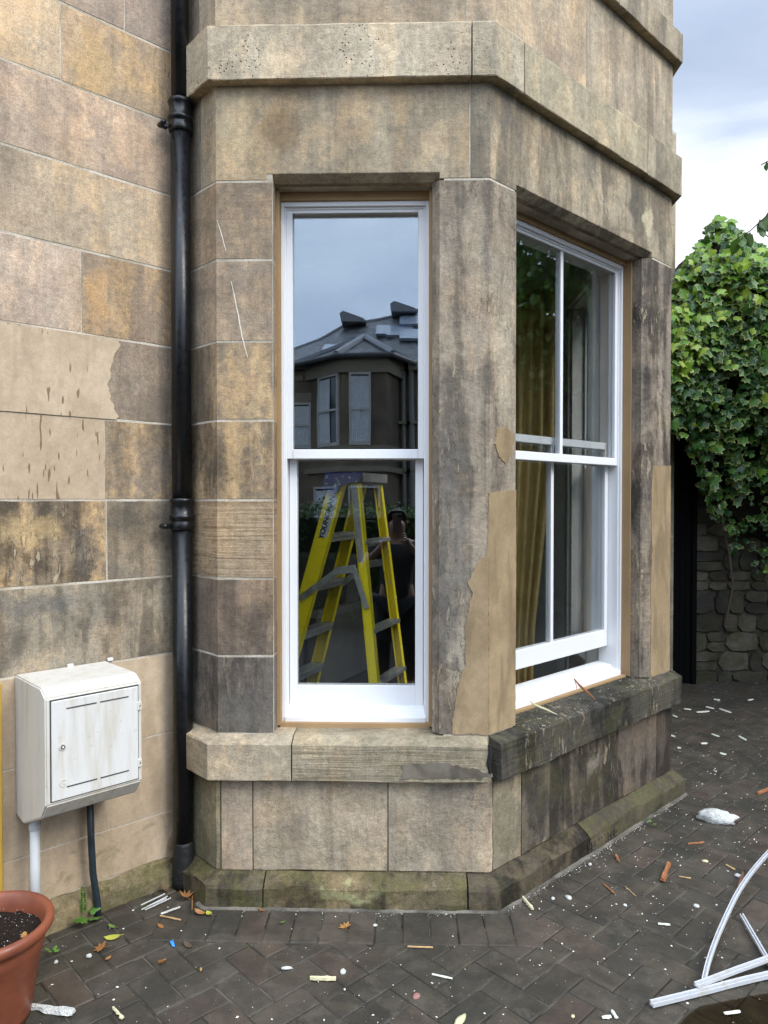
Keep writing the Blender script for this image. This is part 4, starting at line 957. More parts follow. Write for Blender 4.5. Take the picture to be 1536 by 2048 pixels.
def leaf_mat(name, c1, c2, rough=.4, trans=.25, scale=12):
    t = NT(name); P = t.pos(); rnd = t.orand()
    c = t.mix(t.rng(t.math('ADD', t.math('MULTIPLY', t.noise(P, scale, 3), .6), t.math('MULTIPLY', rnd, .4)), .3, .7), c1, c2)
    t.set(col=c, rough=rough, spec=.45)
    tl = t.n('ShaderNodeBsdfTranslucent', {0: c}); m = t.n('ShaderNodeMixShader', {0: trans, 1: t.b.outputs[0], 2: tl.outputs[0]}); t.t.links.new(m.outputs[0], t.out.inputs[0]); return t.m
IVY = leaf_mat('ivy green', (.034, .10, .018), (.11, .25, .04), .33, .3, 14)
IVYD = leaf_mat('ivy dark green', (.028, .080, .022), (.07, .17, .035), .30, .25, 14)
CREAM = leaf_mat('ivy cream margin', (.30, .36, .10), (.42, .45, .16), .4, .3)
LIME = leaf_mat('ivy lime', (.20, .40, .035), (.42, .55, .07), .35, .35, 14)
IVY_L = [(0, 1.0), (22, .62), (48, .78), (72, .52), (105, .62), (140, .36), (180, .12), (-140, .36), (-105, .62), (-72, .52), (-48, .78), (-22, .62)]
IMESH = [leaf_mesh(IVY_L, 1, c, m, k, rim) for k, (c, m, rim) in enumerate(((-.25, [IVY, CREAM], .9), (-.4, [IVYD, CREAM], .93), (-.15, [IVY], .8), (-.3, [LIME, CREAM], .86), (-.3, [IVYD], .8), (-.2, [LIME], .8)))]
rubble_wall = thing('garden_wall', 'rubble stone garden wall, coloured dark for tree shade, under the ivy at the back', 'wall', (3.6, 6.3, 0))
ivy = thing('ivy', 'variegated ivy heaped over the garden wall right of the bay', 'ivy', (3.2, 6.15, 0))
ivl = Vector(ivy.location)
rnd = random.Random(11)
def lerp_table(tb, x):
    if x <= tb[0][0]: return tb[0][1]
    for (a, va), (b, vb) in zip(tb, tb[1:]):
        if x <= b: return va + (vb - va) * (x - a) / (b - a)
    return tb[-1][1]
IV_TOP = [(1.9, 3.0), (2.15, 3.28), (2.28, 3.48), (2.42, 3.72), (2.50, 3.80), (2.62, 3.72), (2.75, 3.55), (2.9, 3.52), (3.1, 3.62), (3.4, 3.75), (3.9, 3.9), (4.6, 3.7), (5.2, 3.3)]
IV_BOT = [(1.9, 2.2), (2.2, 2.0), (2.35, 1.75), (2.5, 1.45), (2.7, 1.22), (2.9, 1.0), (3.2, .85), (5.2, .8)]
def ivy_front(x, z):
    return 6.10 - .62 * max(0, min(1, (z - 1.1) / 1.5)) ** 1.0 + .10 * noise.noise(Vector((x * 2, z * 2, 3))) + .35 * max(0, (z - lerp_table(IV_TOP, x) + .5) / .5) ** 2
leaves = []
for i in range(21000):
    x = rnd.uniform(1.95, 4.6); zt, zb = lerp_table(IV_TOP, x), lerp_table(IV_BOT, x)
    z = zb + (zt - zb) * rnd.random() ** .8
    dens = 1 if z > 2.1 else .35 + .4 * (z - 1) / 1.2
    if noise.noise(Vector((x * 4.3, z * 4.3, 0))) < -.20 + (0 if z > 2.3 else .25): dens *= .25
    if rnd.random() > dens: continue
    dep = abs(rnd.gauss(0, .09)) - (.09 if rnd.random() < .12 else 0); y = ivy_front(x, z) + dep - .02
    lime = z > zt - .75 and rnd.random() < .55 or rnd.random() < .10
    k = rnd.choice([3, 5, 3, 0]) if lime else rnd.choice([0, 1, 1, 2, 4, 4, 0])
    leaves.append((dep, Vector((x, y, z)), k, (.032 + .055 * rnd.random() ** 1.6) * (1.0 if z > 1.6 else .75)))
def leaf_matrix(p, s, up_tilt, spread=.95, nd=Vector((-.25, -1, .55))):
    n = (nd + Vector((rnd.gauss(0, spread * .6), rnd.gauss(0, .25), rnd.gauss(0, spread * .5)))).normalized()
    d = (Vector((rnd.gauss(0, .5), 0, -1)) - n * Vector((0, 0, -1)).dot(n)).normalized(); x = d.cross(n).normalized(); d = n.cross(x)
    return Matrix.Translation(p) @ Matrix((x, d, n)).transposed().to_4x4() @ Matrix.Diagonal((s, s, s, 1))
def seen(p):
    v = _cm.transposed() @ (p - CAMP); px, py = 768 + FPX * v.x / -v.z, 1024 - FPX * v.y / -v.z
    return 1335 < px < 1545 and py < 1200
front_l = sorted([l for l in leaves if seen(l[1])], key=lambda l: l[0])[:300]; fs = {id(l) for l in front_l}
for l in front_l:
    o = bpy.data.objects.new('leaf', IMESH[l[2]]); scn.collection.objects.link(o); o.parent = ivy; o.matrix_local = leaf_matrix(l[1] - ivl, l[3], 0)
def joined(items, meshes, name, parent, label=None, base=Vector((0, 0, 0)), **kw):
    vv, ff, mi, mats = [], [], [], []
    for p, k, s in items:
        me = meshes[k]; M = leaf_matrix(p - base, s, 0, **kw); b0 = len(vv); vv += [tuple(M @ v.co) for v in me.vertices]
        idx = []
        for m in me.materials:
            if m not in mats: mats.append(m)
            idx.append(mats.index(m))
        for q in me.polygons: ff.append([b0 + a for a in q.vertices]); mi.append(idx[q.material_index])
    me = bpy.data.meshes.new(name); me.from_pydata(vv, [], ff); me.polygons.foreach_set('material_index', mi); o = link(name, me, mats, parent); return tag(o, label, kind='stuff')
joined([(l[1], l[2], l[3]) for l in leaves if id(l) not in fs], IMESH, 'foliage', ivy, base=ivl)
# woody mass behind the leaves, coloured near black for the shade among them
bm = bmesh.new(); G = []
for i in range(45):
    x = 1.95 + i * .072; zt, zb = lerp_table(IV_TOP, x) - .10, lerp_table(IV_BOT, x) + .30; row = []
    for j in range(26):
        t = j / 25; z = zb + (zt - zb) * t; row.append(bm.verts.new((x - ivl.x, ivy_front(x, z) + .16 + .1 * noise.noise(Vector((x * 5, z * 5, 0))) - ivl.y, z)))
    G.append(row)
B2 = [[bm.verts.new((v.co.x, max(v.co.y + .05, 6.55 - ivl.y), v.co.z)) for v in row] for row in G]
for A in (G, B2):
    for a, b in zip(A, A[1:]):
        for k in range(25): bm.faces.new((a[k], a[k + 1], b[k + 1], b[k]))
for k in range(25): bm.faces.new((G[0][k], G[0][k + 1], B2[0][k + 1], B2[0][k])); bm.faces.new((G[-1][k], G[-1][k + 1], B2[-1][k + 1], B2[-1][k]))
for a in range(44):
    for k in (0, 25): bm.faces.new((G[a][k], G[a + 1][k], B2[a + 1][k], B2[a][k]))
finish(bm, 'stem_shade_mass', plain('ivy stems and shade', (.016, .014, .010), .95, .1, var=.5, bump=.02, bscale=25), ivy)
for i in range(5):
    x = 2.75 + i * .4 + rnd.uniform(-.05, .05); pts = [Vector((x, 6.13, .25 + rnd.random() * .4))]
    for k in range(5): pts.append(pts[-1] + Vector((rnd.uniform(-.07, .07), rnd.uniform(-.01, .01), .27)))
    bm = bmesh.new(); tube(bm, [p - ivl for p in pts], [.010, .010, .009, .008, .007, .006], 6); finish(bm, 'stem', plain('ivy bark', (.06, .045, .03), .9) if i == 0 else bpy.data.materials['ivy bark'], ivy)

# rubble wall, gate
rw = Vector(rubble_wall.location)
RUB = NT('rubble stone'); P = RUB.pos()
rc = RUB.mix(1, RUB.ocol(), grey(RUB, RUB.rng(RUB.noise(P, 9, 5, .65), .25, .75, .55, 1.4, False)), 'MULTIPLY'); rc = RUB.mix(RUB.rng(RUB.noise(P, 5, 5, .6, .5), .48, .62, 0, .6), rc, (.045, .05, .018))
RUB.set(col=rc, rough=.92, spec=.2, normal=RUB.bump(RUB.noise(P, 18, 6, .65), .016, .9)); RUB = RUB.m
X0, X1 = 2.465, 6.2
boxes('wall_core', [(X0 - rw.x + .01, X1 - rw.x, .0, .40, -.1, 2.25)], mortar_material('old earth mortar', (.055, .048, .036), (.035, .032, .024)), rubble_wall)
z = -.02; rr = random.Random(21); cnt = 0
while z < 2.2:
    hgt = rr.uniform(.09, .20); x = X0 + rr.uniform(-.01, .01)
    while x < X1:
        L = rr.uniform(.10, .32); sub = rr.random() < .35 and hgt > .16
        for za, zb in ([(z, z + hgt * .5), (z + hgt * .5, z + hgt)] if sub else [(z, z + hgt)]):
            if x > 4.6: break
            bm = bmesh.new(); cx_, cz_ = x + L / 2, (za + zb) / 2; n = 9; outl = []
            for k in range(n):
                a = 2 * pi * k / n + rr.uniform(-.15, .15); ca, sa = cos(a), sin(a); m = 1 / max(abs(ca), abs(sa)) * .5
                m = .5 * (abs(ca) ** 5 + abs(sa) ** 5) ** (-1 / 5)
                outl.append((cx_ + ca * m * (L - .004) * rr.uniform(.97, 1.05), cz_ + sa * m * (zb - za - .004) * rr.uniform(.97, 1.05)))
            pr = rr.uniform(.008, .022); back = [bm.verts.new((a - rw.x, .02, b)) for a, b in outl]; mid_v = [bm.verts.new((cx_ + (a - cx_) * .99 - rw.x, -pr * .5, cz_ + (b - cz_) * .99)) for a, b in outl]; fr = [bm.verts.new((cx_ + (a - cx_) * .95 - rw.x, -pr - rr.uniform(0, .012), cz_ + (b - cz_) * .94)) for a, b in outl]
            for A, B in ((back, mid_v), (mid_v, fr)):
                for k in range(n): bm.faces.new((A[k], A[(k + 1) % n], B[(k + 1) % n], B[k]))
            bm.faces.new(fr); o = finish(bm, 'stone', RUB, rubble_wall); g = rr.uniform(.6, 1.3); c = rr.choice([(.070, .060, .042), (.058, .050, .036), (.082, .072, .052), (.045, .042, .032)]); o.color = (c[0] * g, c[1] * g, c[2] * g, 1)  # low stone tones carry the tree shade over this corner
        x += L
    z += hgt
# sides and coping
gate = thing('side_gate', 'black boarded gate in the dark gap between house and garden wall', 'gate', (2.37, 6.20, 0))
GB = plain('black gate paint', (.004, .004, .004), .95, .05)
for i in range(5): boxes('board', [(-.10 + i * .05 - .07, -.10 + i * .05 - .022, 0, .03, .0, 2.3)], GB, gate, bev=.002)
boxes('frame_post', [(.078, .118, -.02, .06, 0, 2.35)], GB, gate)
for zz in (.3, 1.2, 2.1): boxes('ledge', [(-.22, .06, .031, .055, zz, zz + .09)], GB, gate)

# ------------------------------------------------------------------ tree on the right, overhanging the corner
BARK = plain('tree bark', (.06, .048, .035), .9, .2, var=.3, bump=.01, bscale=20)
TLEAF = leaf_mat('tree leaf', (.030, .075, .012), (.075, .15, .02), .45, .35, 2)
TL = [leaf_mesh([(0, 1), (35, .6), (90, .45), (180, .5), (-90, .45), (-35, .6)], 1, -.2, [TLEAF], 50 + k) for k in range(2)]
def tree(name, label, loc, h, crown_c, crown_r, nleaf, ls, seed, group=None, extra=None):
    rr = random.Random(seed); tr = thing(name, label, 'tree', loc, 0, group); L = Vector(loc)
    bm = bmesh.new(); top = Vector((crown_c[0], crown_c[1], crown_c[2])) - L
    tube(bm, [Vector((0, 0, -.05)), Vector((0, 0, .6)), Vector((top.x * .2, top.y * .2, h * .4)), Vector((top.x * .6, top.y * .6, h * .65)), top], [.16, .13, .11, .08, .03], 12); finish(bm, 'trunk', BARK, tr, True)
    tips = []
    for k in range(12):
        a = rr.uniform(0, 2 * pi); st = Vector((0, 0, h * .35)).lerp(top, rr.uniform(.1, .9)); en = top + Vector((cos(a) * crown_r[0] * .8, sin(a) * crown_r[1] * .8, rr.uniform(-.7, .8) * crown_r[2])); mid_p = st.lerp(en, .5) + Vector((0, 0, .15)); tips += [en, mid_p]
        bm = bmesh.new(); tube(bm, [st, mid_p, en], [.05, .03, .01], 8); finish(bm, 'branch', BARK, tr, True)
    items = []; clumps = [top + Vector((rr.gauss(0, .48) * crown_r[0], rr.gauss(0, .48) * crown_r[1], rr.gauss(0, .45) * crown_r[2])) for _ in range(46)] + tips
    global rnd
    for k in range(nleaf):
        c = rr.choice(clumps); p = c + Vector((rr.gauss(0, .26), rr.gauss(0, .26), rr.gauss(0, .2))); items.append((p, rr.randrange(2), ls * rr.uniform(.7, 1.3)))
    joined(items, TL, 'crown', tr, spread=1.8, nd=Vector((0, -.2, 1)))
    return tr
tr = tree('broadleaf_tree', 'dark leafy tree whose twigs hang in at the right edge above the ivy', (6.9, 5.6, 0), 4.2, (6.3, 4.7, 4.3), (2.0, 2.3, 1.9), 15000, .075, 3)
tree('broadleaf_tree', 'second leafy tree at the right of the yard, mirrored in the wide window', (8.5, 3.2, 0), 3.8, (8.2, 3.0, 3.6), (1.9, 2.2, 2.0), 9000, .075, 4)
rh = thing('boundary_shrubs', 'tall dark shrubbery along the right side of the yard, mirrored in the wide window', 'shrubbery', (8.2, 4, 0))
items = []
for i in range(12000):
    y = rnd.uniform(-3, 10); z = rnd.uniform(.0, 4.2) + .35 * noise.noise(Vector((y * .8, 0, 4))); items.append((Vector((8.2 - .6 + .25 * noise.noise(Vector((y, z, 1))) + rnd.gauss(0, .08), y, z)), rnd.randrange(2), rnd.uniform(.05, .09)))
joined(items, TL, 'foliage', rh, base=Vector((8.2, 4, 0)), nd=Vector((-.8, 0, .6)), spread=1.4)
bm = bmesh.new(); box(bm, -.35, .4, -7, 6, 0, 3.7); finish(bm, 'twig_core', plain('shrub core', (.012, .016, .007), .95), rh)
# overhanging twigs at the right edge
tl = Vector(tr.location)
def twig(path, nl, size):
    pts = [Vector(p) for p in path]; bm = bmesh.new(); tube(bm, [p - tl for p in pts], [.006] + [.0035] * (len(pts) - 1), 6); finish(bm, 'twig', BARK, tr)
    for k in range(nl):
        t = rnd.uniform(0.0, 1) * (len(pts) - 1); i = min(int(t), len(pts) - 2); p = pts[i].lerp(pts[i + 1], t - i)
        o = bpy.data.objects.new('leaf', TL[rnd.randrange(2)]); scn.collection.objects.link(o); o.parent = tr; o.matrix_local = leaf_matrix(p - tl + Vector((0, 0, -size * .4)), size * rnd.uniform(.8, 1.2), 0, .5, Vector((-.3, -1, .1)))
yt = 4.6
def tp(px, py, y=yt): return on_plane(px, py, (0, y, 0), (0, 1, 0))
twig([(5.6, 4.7, 4.5), (4.2, 4.65, 4.35), tp(1680, 330), tp(1600, 395), tp(1540, 425), tp(1500, 462), tp(1470, 480)], 26, .07)
twig([(5.6, 4.7, 4.6), (4.2, 4.65, 4.5), tp(1680, 250), tp(1590, 300), tp(1540, 320), tp(1522, 330)], 14, .045)
twig([(5.2, 4.7, 4.1), (4.0, 4.65, 3.6), tp(1640, 520), tp(1580, 510), tp(1532, 470), tp(1525, 455)], 12, .06)

# ------------------------------------------------------------------ house beyond with its aerial (only the aerial clears the ivy)
far = thing('distant_house', 'distant house hidden behind the ivy carrying a television aerial', 'house', (13, 27, 0))
fm = plain('far stone', (.25, .22, .18), .9); fr_ = plain('far slate', (.07, .075, .085), .7)
boxes('wall', [(-3, 5, 0, 7, 0, 5.6)], fm, far); bm = bmesh.new(); prism(bm, [(-3.2, -.2, 5.6), (-3.2, 7.2, 5.6), (-3.2, 3.5, 8.2)], (8.4, 0, 0)); finish(bm, 'roof', fr_, far); boxes('chimney', [(-1.1, -.1, 3, 3.8, 7.4, 8.9)], fm, far)
ae = on_plane(1437, 462, (0, 30.2, 0), (0, 1, 0))
aer = thing('television_aerial', 'thin television aerial on a mast above the ivy against white sky', 'aerial', (ae.x, 30.2, 8.85)); AM = plain('aerial metal', (.16, .16, .18), .4, metal=.5); zc = ae.z - 8.85
bm = bmesh.new(); tube(bm, [(0, 0, 0), (0, 0, zc + .3)], .03, 8); finish(bm, 'mast', AM, aer)
chx = ae.x - 13; bpy.data.objects['chimney'].location = (chx + .6, -.2, 0)
for dz in (-.16, 0, .16): boxes('aerial_rod', [(-.42, .42, -.012, .012, zc + dz - .012, zc + dz + .012)], AM, aer)
for dx in (-.42, -.2, .2, .42): boxes('aerial_rod', [(dx - .012, dx + .012, -.012, .012, zc - .2, zc + .2)], AM, aer)
boxes('aerial_rod', [(-.3, .3, -.012, .012, zc - .62, zc - .60)], AM, aer)

# ------------------------------------------------------------------ street side, seen mirrored in the glass
MY = 5.86   # mirror plane of the narrow window sits near y = 2.93
opp = thing('opposite_house', 'dark stone house with an upper bay window across the street behind the viewer', 'house', (0, -14, 0))
def V(x, yv, z): return Vector((x, MY - yv, z)) - Vector((0, -14, 0))
OS = NT('soot stained stone'); P = OS.pos(); OS.set(col=OS.mix(OS.rng(OS.noise(P, .9, 6, .65), .35, .65), (.24, .20, .145), (.12, .10, .078)), rough=.9, normal=OS.bump(OS.noise(P, 8, 4), .01)); OS = OS.m
OSL = plain('pale lintel stone', (.30, .27, .21), .9); SLATE = NT('slate roof'); P = SLATE.pos()
SLATE.set(col=SLATE.mix(SLATE.rng(SLATE.noise(SLATE.pos((1, 1, 4)), 4, 7, .75), .4, .62), (.05, .052, .06), (.20, .205, .22)), rough=.5, normal=SLATE.bump(SLATE.noise(P, 6, 4, .7), .03)); SLATE = SLATE.m
LEAD = plain('lead flashing', (.30, .32, .36), .5); NET = plain('net curtain', (.75, .80, .86), .8)
Y0 = 20.3   # virtual depth of the wall plane
K = Y0 / FPX
def ox(px): return tan_(px) * Y0
def oz(py): return 1.56 + (986 - py) * K + 2 * math.tan(radians(1.2)) * (Y0 - 2.93)
zg_, ze_ = 0, oz(722)
x_l, x_r = -9.5, 5.5
def ob(name, x0, x1, y0, y1, z0, z1, m, par=None, bev=0):
    bm = bmesh.new(); a, b = V(x0, y0, z0), V(x1, y1, z1); box(bm, min(a.x, b.x), max(a.x, b.x), min(a.y, b.y), max(a.y, b.y), z0, z1, bev=bev); return finish(bm, name, m, par or opp)
ob('wall', x_l, x_r, Y0, Y0 + 6, 0, ze_, OS)
bx0, bx1 = ox(640), ox(775); pj = 1.0
bayp = [(ox(618), Y0), (ox(690), Y0 - pj), (ox(775), Y0 - pj), (ox(800), Y0)]
bm = bmesh.new(); prism(bm, [V(x, y, 0) for x, y in bayp], (0, 0, oz(735))); finish(bm, 'bay_wall', OS, opp)
bm = bmesh.new(); grow = [(bayp[0][0] - .15, Y0), (bayp[1][0] - .06, Y0 - pj - .08), (bayp[2][0] + .06, Y0 - pj - .08), (bayp[3][0] + .15, Y0)]
prism(bm, [V(x, y, oz(745)) for x, y in grow], (0, 0, oz(715) - oz(745))); finish(bm, 'bay_cornice', OSL, opp)
for zz in (895, 935): bm = bmesh.new(); prism(bm, [V(x, y, oz(zz)) for x, y in grow], (0, 0, .14)); finish(bm, 'bay_string_course', OSL, opp)
apex = V(ox(727), Y0 + .25, oz(655)); bm = bmesh.new(); gv = [bm.verts.new(V(x * 1.0, y - .1, oz(713))) for x, y in [(grow[0][0] - .4, Y0 + .1), (grow[1][0] - .1, grow[1][1]), (grow[2][0] + .1, grow[2][1]), (grow[3][0] + .3, Y0 + .1)]]; av = bm.verts.new(apex)
for a, b in zip(gv, gv[1:] + gv[:1]): bm.faces.new((a, b, av))
bm.faces.new(gv); finish(bm, 'bay_roof', SLATE, opp)
for (x, y) in [(grow[0][0] - .4, Y0 + .1), (grow[1][0] - .1, grow[1][1] - .1), (grow[2][0] + .1, grow[2][1] - .1), (grow[3][0] + .3, Y0)]:
    bm = bmesh.new(); tube(bm, [V(x, y, oz(713) + .03), apex + Vector((0, 0, .04))], .10, 6); finish(bm, 'hip_lead', LEAD, opp)
# main roof, rising away
rx = [(x_l, 0), (x_r, 0)]
bm = bmesh.new(); e0 = oz(712); rg = oz(640) + 1.6
RID = [(x_l, 780), (ox(585), 688), (ox(640), 668), (ox(690), 640), (ox(760), 628), (ox(835), 610), (x_r, 560)]
DR = 24.0 / 20.3
def ridge_v(x, py): return V(x * DR, 24.0, 1.56 + (992 - py) * 24.0 / FPX + 2 * math.tan(radians(1.2)) * (24.0 - 2.93))
ev = [V(x, Y0 - .25, e0) for x, _ in RID]; rv = [ridge_v(x, py) for x, py in RID]
A_ = [bm.verts.new(p) for p in ev]; B_ = [bm.verts.new(p) for p in rv]; C_ = [bm.verts.new(p + Vector((0, 0, -.15))) for p in ev]; D_ = [bm.verts.new(p + Vector((0, -.2, -1.5))) for p in rv]
for k in range(len(RID) - 1):
    for U, W in ((A_, B_), (C_, A_), (B_, D_), (D_, C_)): bm.faces.new((U[k], U[k + 1], W[k + 1], W[k]))
finish(bm, 'roof', SLATE, opp)
for a, b in zip(rv, rv[1:]):
    bm = bmesh.new(); tube(bm, [a, b], .07, 6); finish(bm, 'ridge_lead', LEAD, opp)
def on_roof(px, t):
    x = ox(px)
    for (xa, a, c), (xb, b, d) in zip(zip([q[0] for q in RID], ev, rv), zip([q[0] for q in RID][1:], ev[1:], rv[1:])):
        if xa <= x <= xb: k = (x - xa) / (xb - xa); return a.lerp(b, k).lerp(c.lerp(d, k), t), (c - a).normalized()
for (px, t, s) in ((668, .35, .32), (775, .62, .35), (800, .55, .40), (826, .45, .40), (822, .75, .35)):
    c, d = on_roof(px, t); M = Matrix.Translation(c) @ Matrix.Rotation(-math.asin(d.z), 4, 'X'); bm = bmesh.new(); box(bm, -s, s, -.5, .5, .03, .12, M); finish(bm, 'roof_light', plain('roof glass', (.30, .36, .45), .2) if 'roof glass' not in bpy.data.materials else bpy.data.materials['roof glass'], opp)
for px in (700, 800):
    c = on_roof(px, 1.0)[0] + Vector((0, 0, -.12)); bm = bmesh.new(); prism(bm, [c + Vector((-.25, 0, 0)), c + Vector((.55, 0, 0)), c + Vector((.50, 0, .10)), c + Vector((-.18, 0, .34)), c + Vector((-.3, 0, .26))], (0, .8, 0)); finish(bm, 'ridge_vent', LEAD, opp)
bm = bmesh.new(); tube(bm, [V(grow[0][0] - .5, Y0, oz(715)), V(grow[1][0] - .1, grow[1][1] - .2, oz(715)), V(grow[2][0] + .1, grow[2][1] - .2, oz(715)), V(grow[3][0] + .4, Y0 - .1, oz(715)), V(x_r, Y0 - .35, oz(712))], .07, 8); finish(bm, 'gutter', plain('gutter grey', (.10, .10, .11), .5), opp)
def owin(xa, ya, xb, yb_, z0, z1, curt=True, split=True):
    a, b = V(xa, ya, 0), V(xb, yb_, 0); d = (b - a); L = d.length; ang = atan2(d.y, d.x); M = Matrix.Translation(a) @ Matrix.Rotation(ang, 4, 'Z')
    bm = bmesh.new(); t = .055; s = 1
    for q in ((0, t, z0, z1), (L - t, L, z0, z1), (t, L - t, z0, z0 + .09), (t, L - t, z1 - t, z1), (t, L - t, (z0 + z1) / 2 - .03, (z0 + z1) / 2 + .03)): box(bm, q[0], q[1], -.05, .05, q[2], q[3], M)
    w = finish(bm, 'window', plain('far white frame', (.62, .62, .60), .5) if 'far white frame' not in bpy.data.materials else bpy.data.materials['far white frame'], opp)
    bm = bmesh.new(); box(bm, t, L - t, -.03, -.012, z0 + .09, z1 - t, M); finish(bm, 'pane', DULL_GLASS, w)
    if curt:
        bm = bmesh.new(); n = 24; rows = [[bm.verts.new(M @ Vector((t + (L - 2 * t) * (k / n) * (1 if split else .6), .010 + .012 * sin(k * 2.1) , zz))) for k in range(n + 1)] for zz in (z0 + .1, z1 - .1)]
        for k in range(n): bm.faces.new((rows[0][k], rows[0][k + 1], rows[1][k + 1], rows[1][k]))
        rows2 = None; finish(bm, 'net_curtain', NET, w)
def on_seg(a, b, t): return (a[0] + (b[0] - a[0]) * t, a[1] + (b[1] - a[1]) * t)
z0w, z1w = oz(884), oz(745)
def facet_win(a, b, t0, t1, z0, z1, **k):
    p, q = on_seg(a, b, t0), on_seg(a, b, t1); d = Vector((b[0] - a[0], b[1] - a[1])).normalized(); n = Vector((-d.y, d.x)); n = n if n.y < 0 else -n
    owin(p[0] + n.x * .03, p[1] + n.y * .03, q[0] + n.x * .03, q[1] + n.y * .03, z0, z1, **k)
facet_win(bayp[0], bayp[1], .32, .92, z0w, z1w, split=False); facet_win(bayp[1], bayp[2], .15, .65, z0w, z1w)
facet_win(bayp[0], bayp[1], .18, .85, oz(1090), oz(962)); facet_win(bayp[1], bayp[2], .12, .85, oz(1090), oz(962), curt=False)
owin(ox(560), Y0 - .03, ox(622), Y0 - .03, oz(884), oz(790))
ob('window_head', ox(545), ox(640), Y0 - .06, Y0, oz(790), oz(770), OSL); ob('window_sill', ox(555), ox(630), Y0 - .08, Y0, oz(895), oz(885), OSL)
for px, r in ((806, .07), (822, .10)):
    bm = bmesh.new(); tube(bm, [V(ox(px), Y0 - .15, oz(715)), V(ox(px + 4), Y0 - .15, 0)], r * .8, 8); finish(bm, 'downpipe', plain('pipe grey', (.30, .30, .29), .6) if 'pipe grey' not in bpy.data.materials else bpy.data.materials['pipe grey'], opp)
    ob('hopper', ox(px) - r * 2, ox(px) + r * 2, Y0 - .3, Y0, oz(728), oz(712), OSL)
    for zz in (835, 930): ob('pipe_bracket', ox(px + 2) - .16, ox(px + 2) + .16, Y0 - .25, Y0, oz(zz), oz(zz) + .07, OSL)
for k in range(9): ob('chimney_pot' if 0 else 'string_course', x_l, bayp[0][0] - .2, Y0 - .05, Y0, oz(745 + 0) , oz(735), OSL) if k == 0 else None
# road and far pavement
bm = bmesh.new(); box(bm, -40, 40, -10.8, -5.9, -.029, -.022); tag(finish(bm, 'road', plain('road asphalt', (.05, .05, .05), .8)), 'dark asphalt street behind the viewer', kind='structure')
# hedge across the street side of the yard
hedge = thing('privet_hedge', 'clipped green hedge along the street behind the viewer', 'hedge', (-1, -5.2, 0))
hb = Vector(hedge.location); items = []
for i in range(9000):
    x = rnd.uniform(-5, 3.4); z = rnd.uniform(.1, 1.78) + .1 * noise.noise(Vector((x * 2, 0, 4))); y = -5.2 + .35 + rnd.gauss(0, .05)
    if rnd.random() < .25: y = -5.2 + rnd.uniform(-.35, .35); z = 1.74 + rnd.gauss(0, .06) + .12 * noise.noise(Vector((x * 2, 0, 4)))
    items.append((Vector((x, y, z)), rnd.randrange(2), rnd.uniform(.03, .05)))
joined(items, TL, 'foliage', hedge, base=hb, nd=Vector((0, .7, .7)), spread=1.4)
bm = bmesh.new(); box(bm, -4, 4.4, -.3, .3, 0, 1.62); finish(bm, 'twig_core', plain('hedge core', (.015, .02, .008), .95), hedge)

# ------------------------------------------------------------------ the person taking the picture (seen only mirrored)
per = thing('person', 'person in a dark t-shirt holding up a phone, mirrored in the narrow window', 'person', (-.05, -.46, 0))
per.scale = (1, 1, .915)
SKIN = plain('skin', (.27, .16, .115), .55, var=.08); CLOTH = plain('dark t-shirt', (.012, .012, .015), .85); JEANS = plain('dark jeans', (.010, .011, .016), .85); HAIR = plain('dark hair', (.09, .06, .045), .7)
def skinned(name, verts, edges, radii, mat, parent, root=0, sub=2):
    me = bpy.data.meshes.new(name); me.from_pydata([Vector(v) for v in verts], edges, []); o = link(name, me, mat, parent)
    o.modifiers.new('skin', 'SKIN'); sd = me.skin_vertices[0].data
    for i, r in enumerate(radii): sd[i].radius = (r, r) if not isinstance(r, tuple) else r
    sd[root].use_root = True; o.modifiers['skin'].use_smooth_shade = True
    s = o.modifiers.new('sub', 'SUBSURF'); s.levels = s.render_levels = sub; return o
# coordinates local to the person's base (faces +y); left/right elbows out, hands at the phone
V_ = [(0, 0, .92), (0, .0, 1.10), (0, -.01, 1.28), (0, -.01, 1.42), (0, .0, 1.50), (0, .02, 1.58), (0, .03, 1.68),
      (.18, -.01, 1.40), (.30, .10, 1.22), (.10, .36, 1.44), (-.18, -.01, 1.40), (-.30, .10, 1.22), (-.11, .36, 1.44),
      (.10, 0, .86), (.12, .02, .48), (.12, 0, .08), (.12, .14, .04), (-.10, 0, .86), (-.12, .02, .48), (-.12, 0, .08), (-.12, .14, .04), (.075, .395, 1.50), (-.085, .395, 1.50)]
E_ = [(0, 1), (1, 2), (2, 3), (3, 4), (4, 5), (5, 6), (3, 7), (7, 8), (8, 9), (3, 10), (10, 11), (11, 12), (0, 13), (13, 14), (14, 15), (15, 16), (0, 17), (17, 18), (18, 19), (19, 20), (9, 21), (12, 22)]
R_ = [.15, .14, .16, .12, .055, .085, .085, .075, .045, .030, .075, .045, .030, .09, .06, .042, .035, .09, .06, .042, .035, .022, .022]
body = skinned('body', V_, E_, R_, SKIN, per)
skinned('t_shirt', [(0, 0, .80), (0, 0, 1.10), (0, -.01, 1.28), (0, -.01, 1.42), (.18, -.01, 1.40), (.26, .06, 1.29), (-.18, -.01, 1.40), (-.26, .06, 1.29)], [(0, 1), (1, 2), (2, 3), (3, 4), (4, 5), (3, 6), (6, 7)], [.165, .155, .175, .13, .088, .07, .088, .07], CLOTH, per)
skinned('trousers', [(0, 0, .93), (.10, 0, .84), (.12, .02, .48), (.12, 0, .10), (-.10, 0, .84), (-.12, .02, .48), (-.12, 0, .10)], [(0, 1), (1, 2), (2, 3), (0, 4), (4, 5), (5, 6)], [.16, .105, .075, .06, .105, .075, .06], JEANS, per)
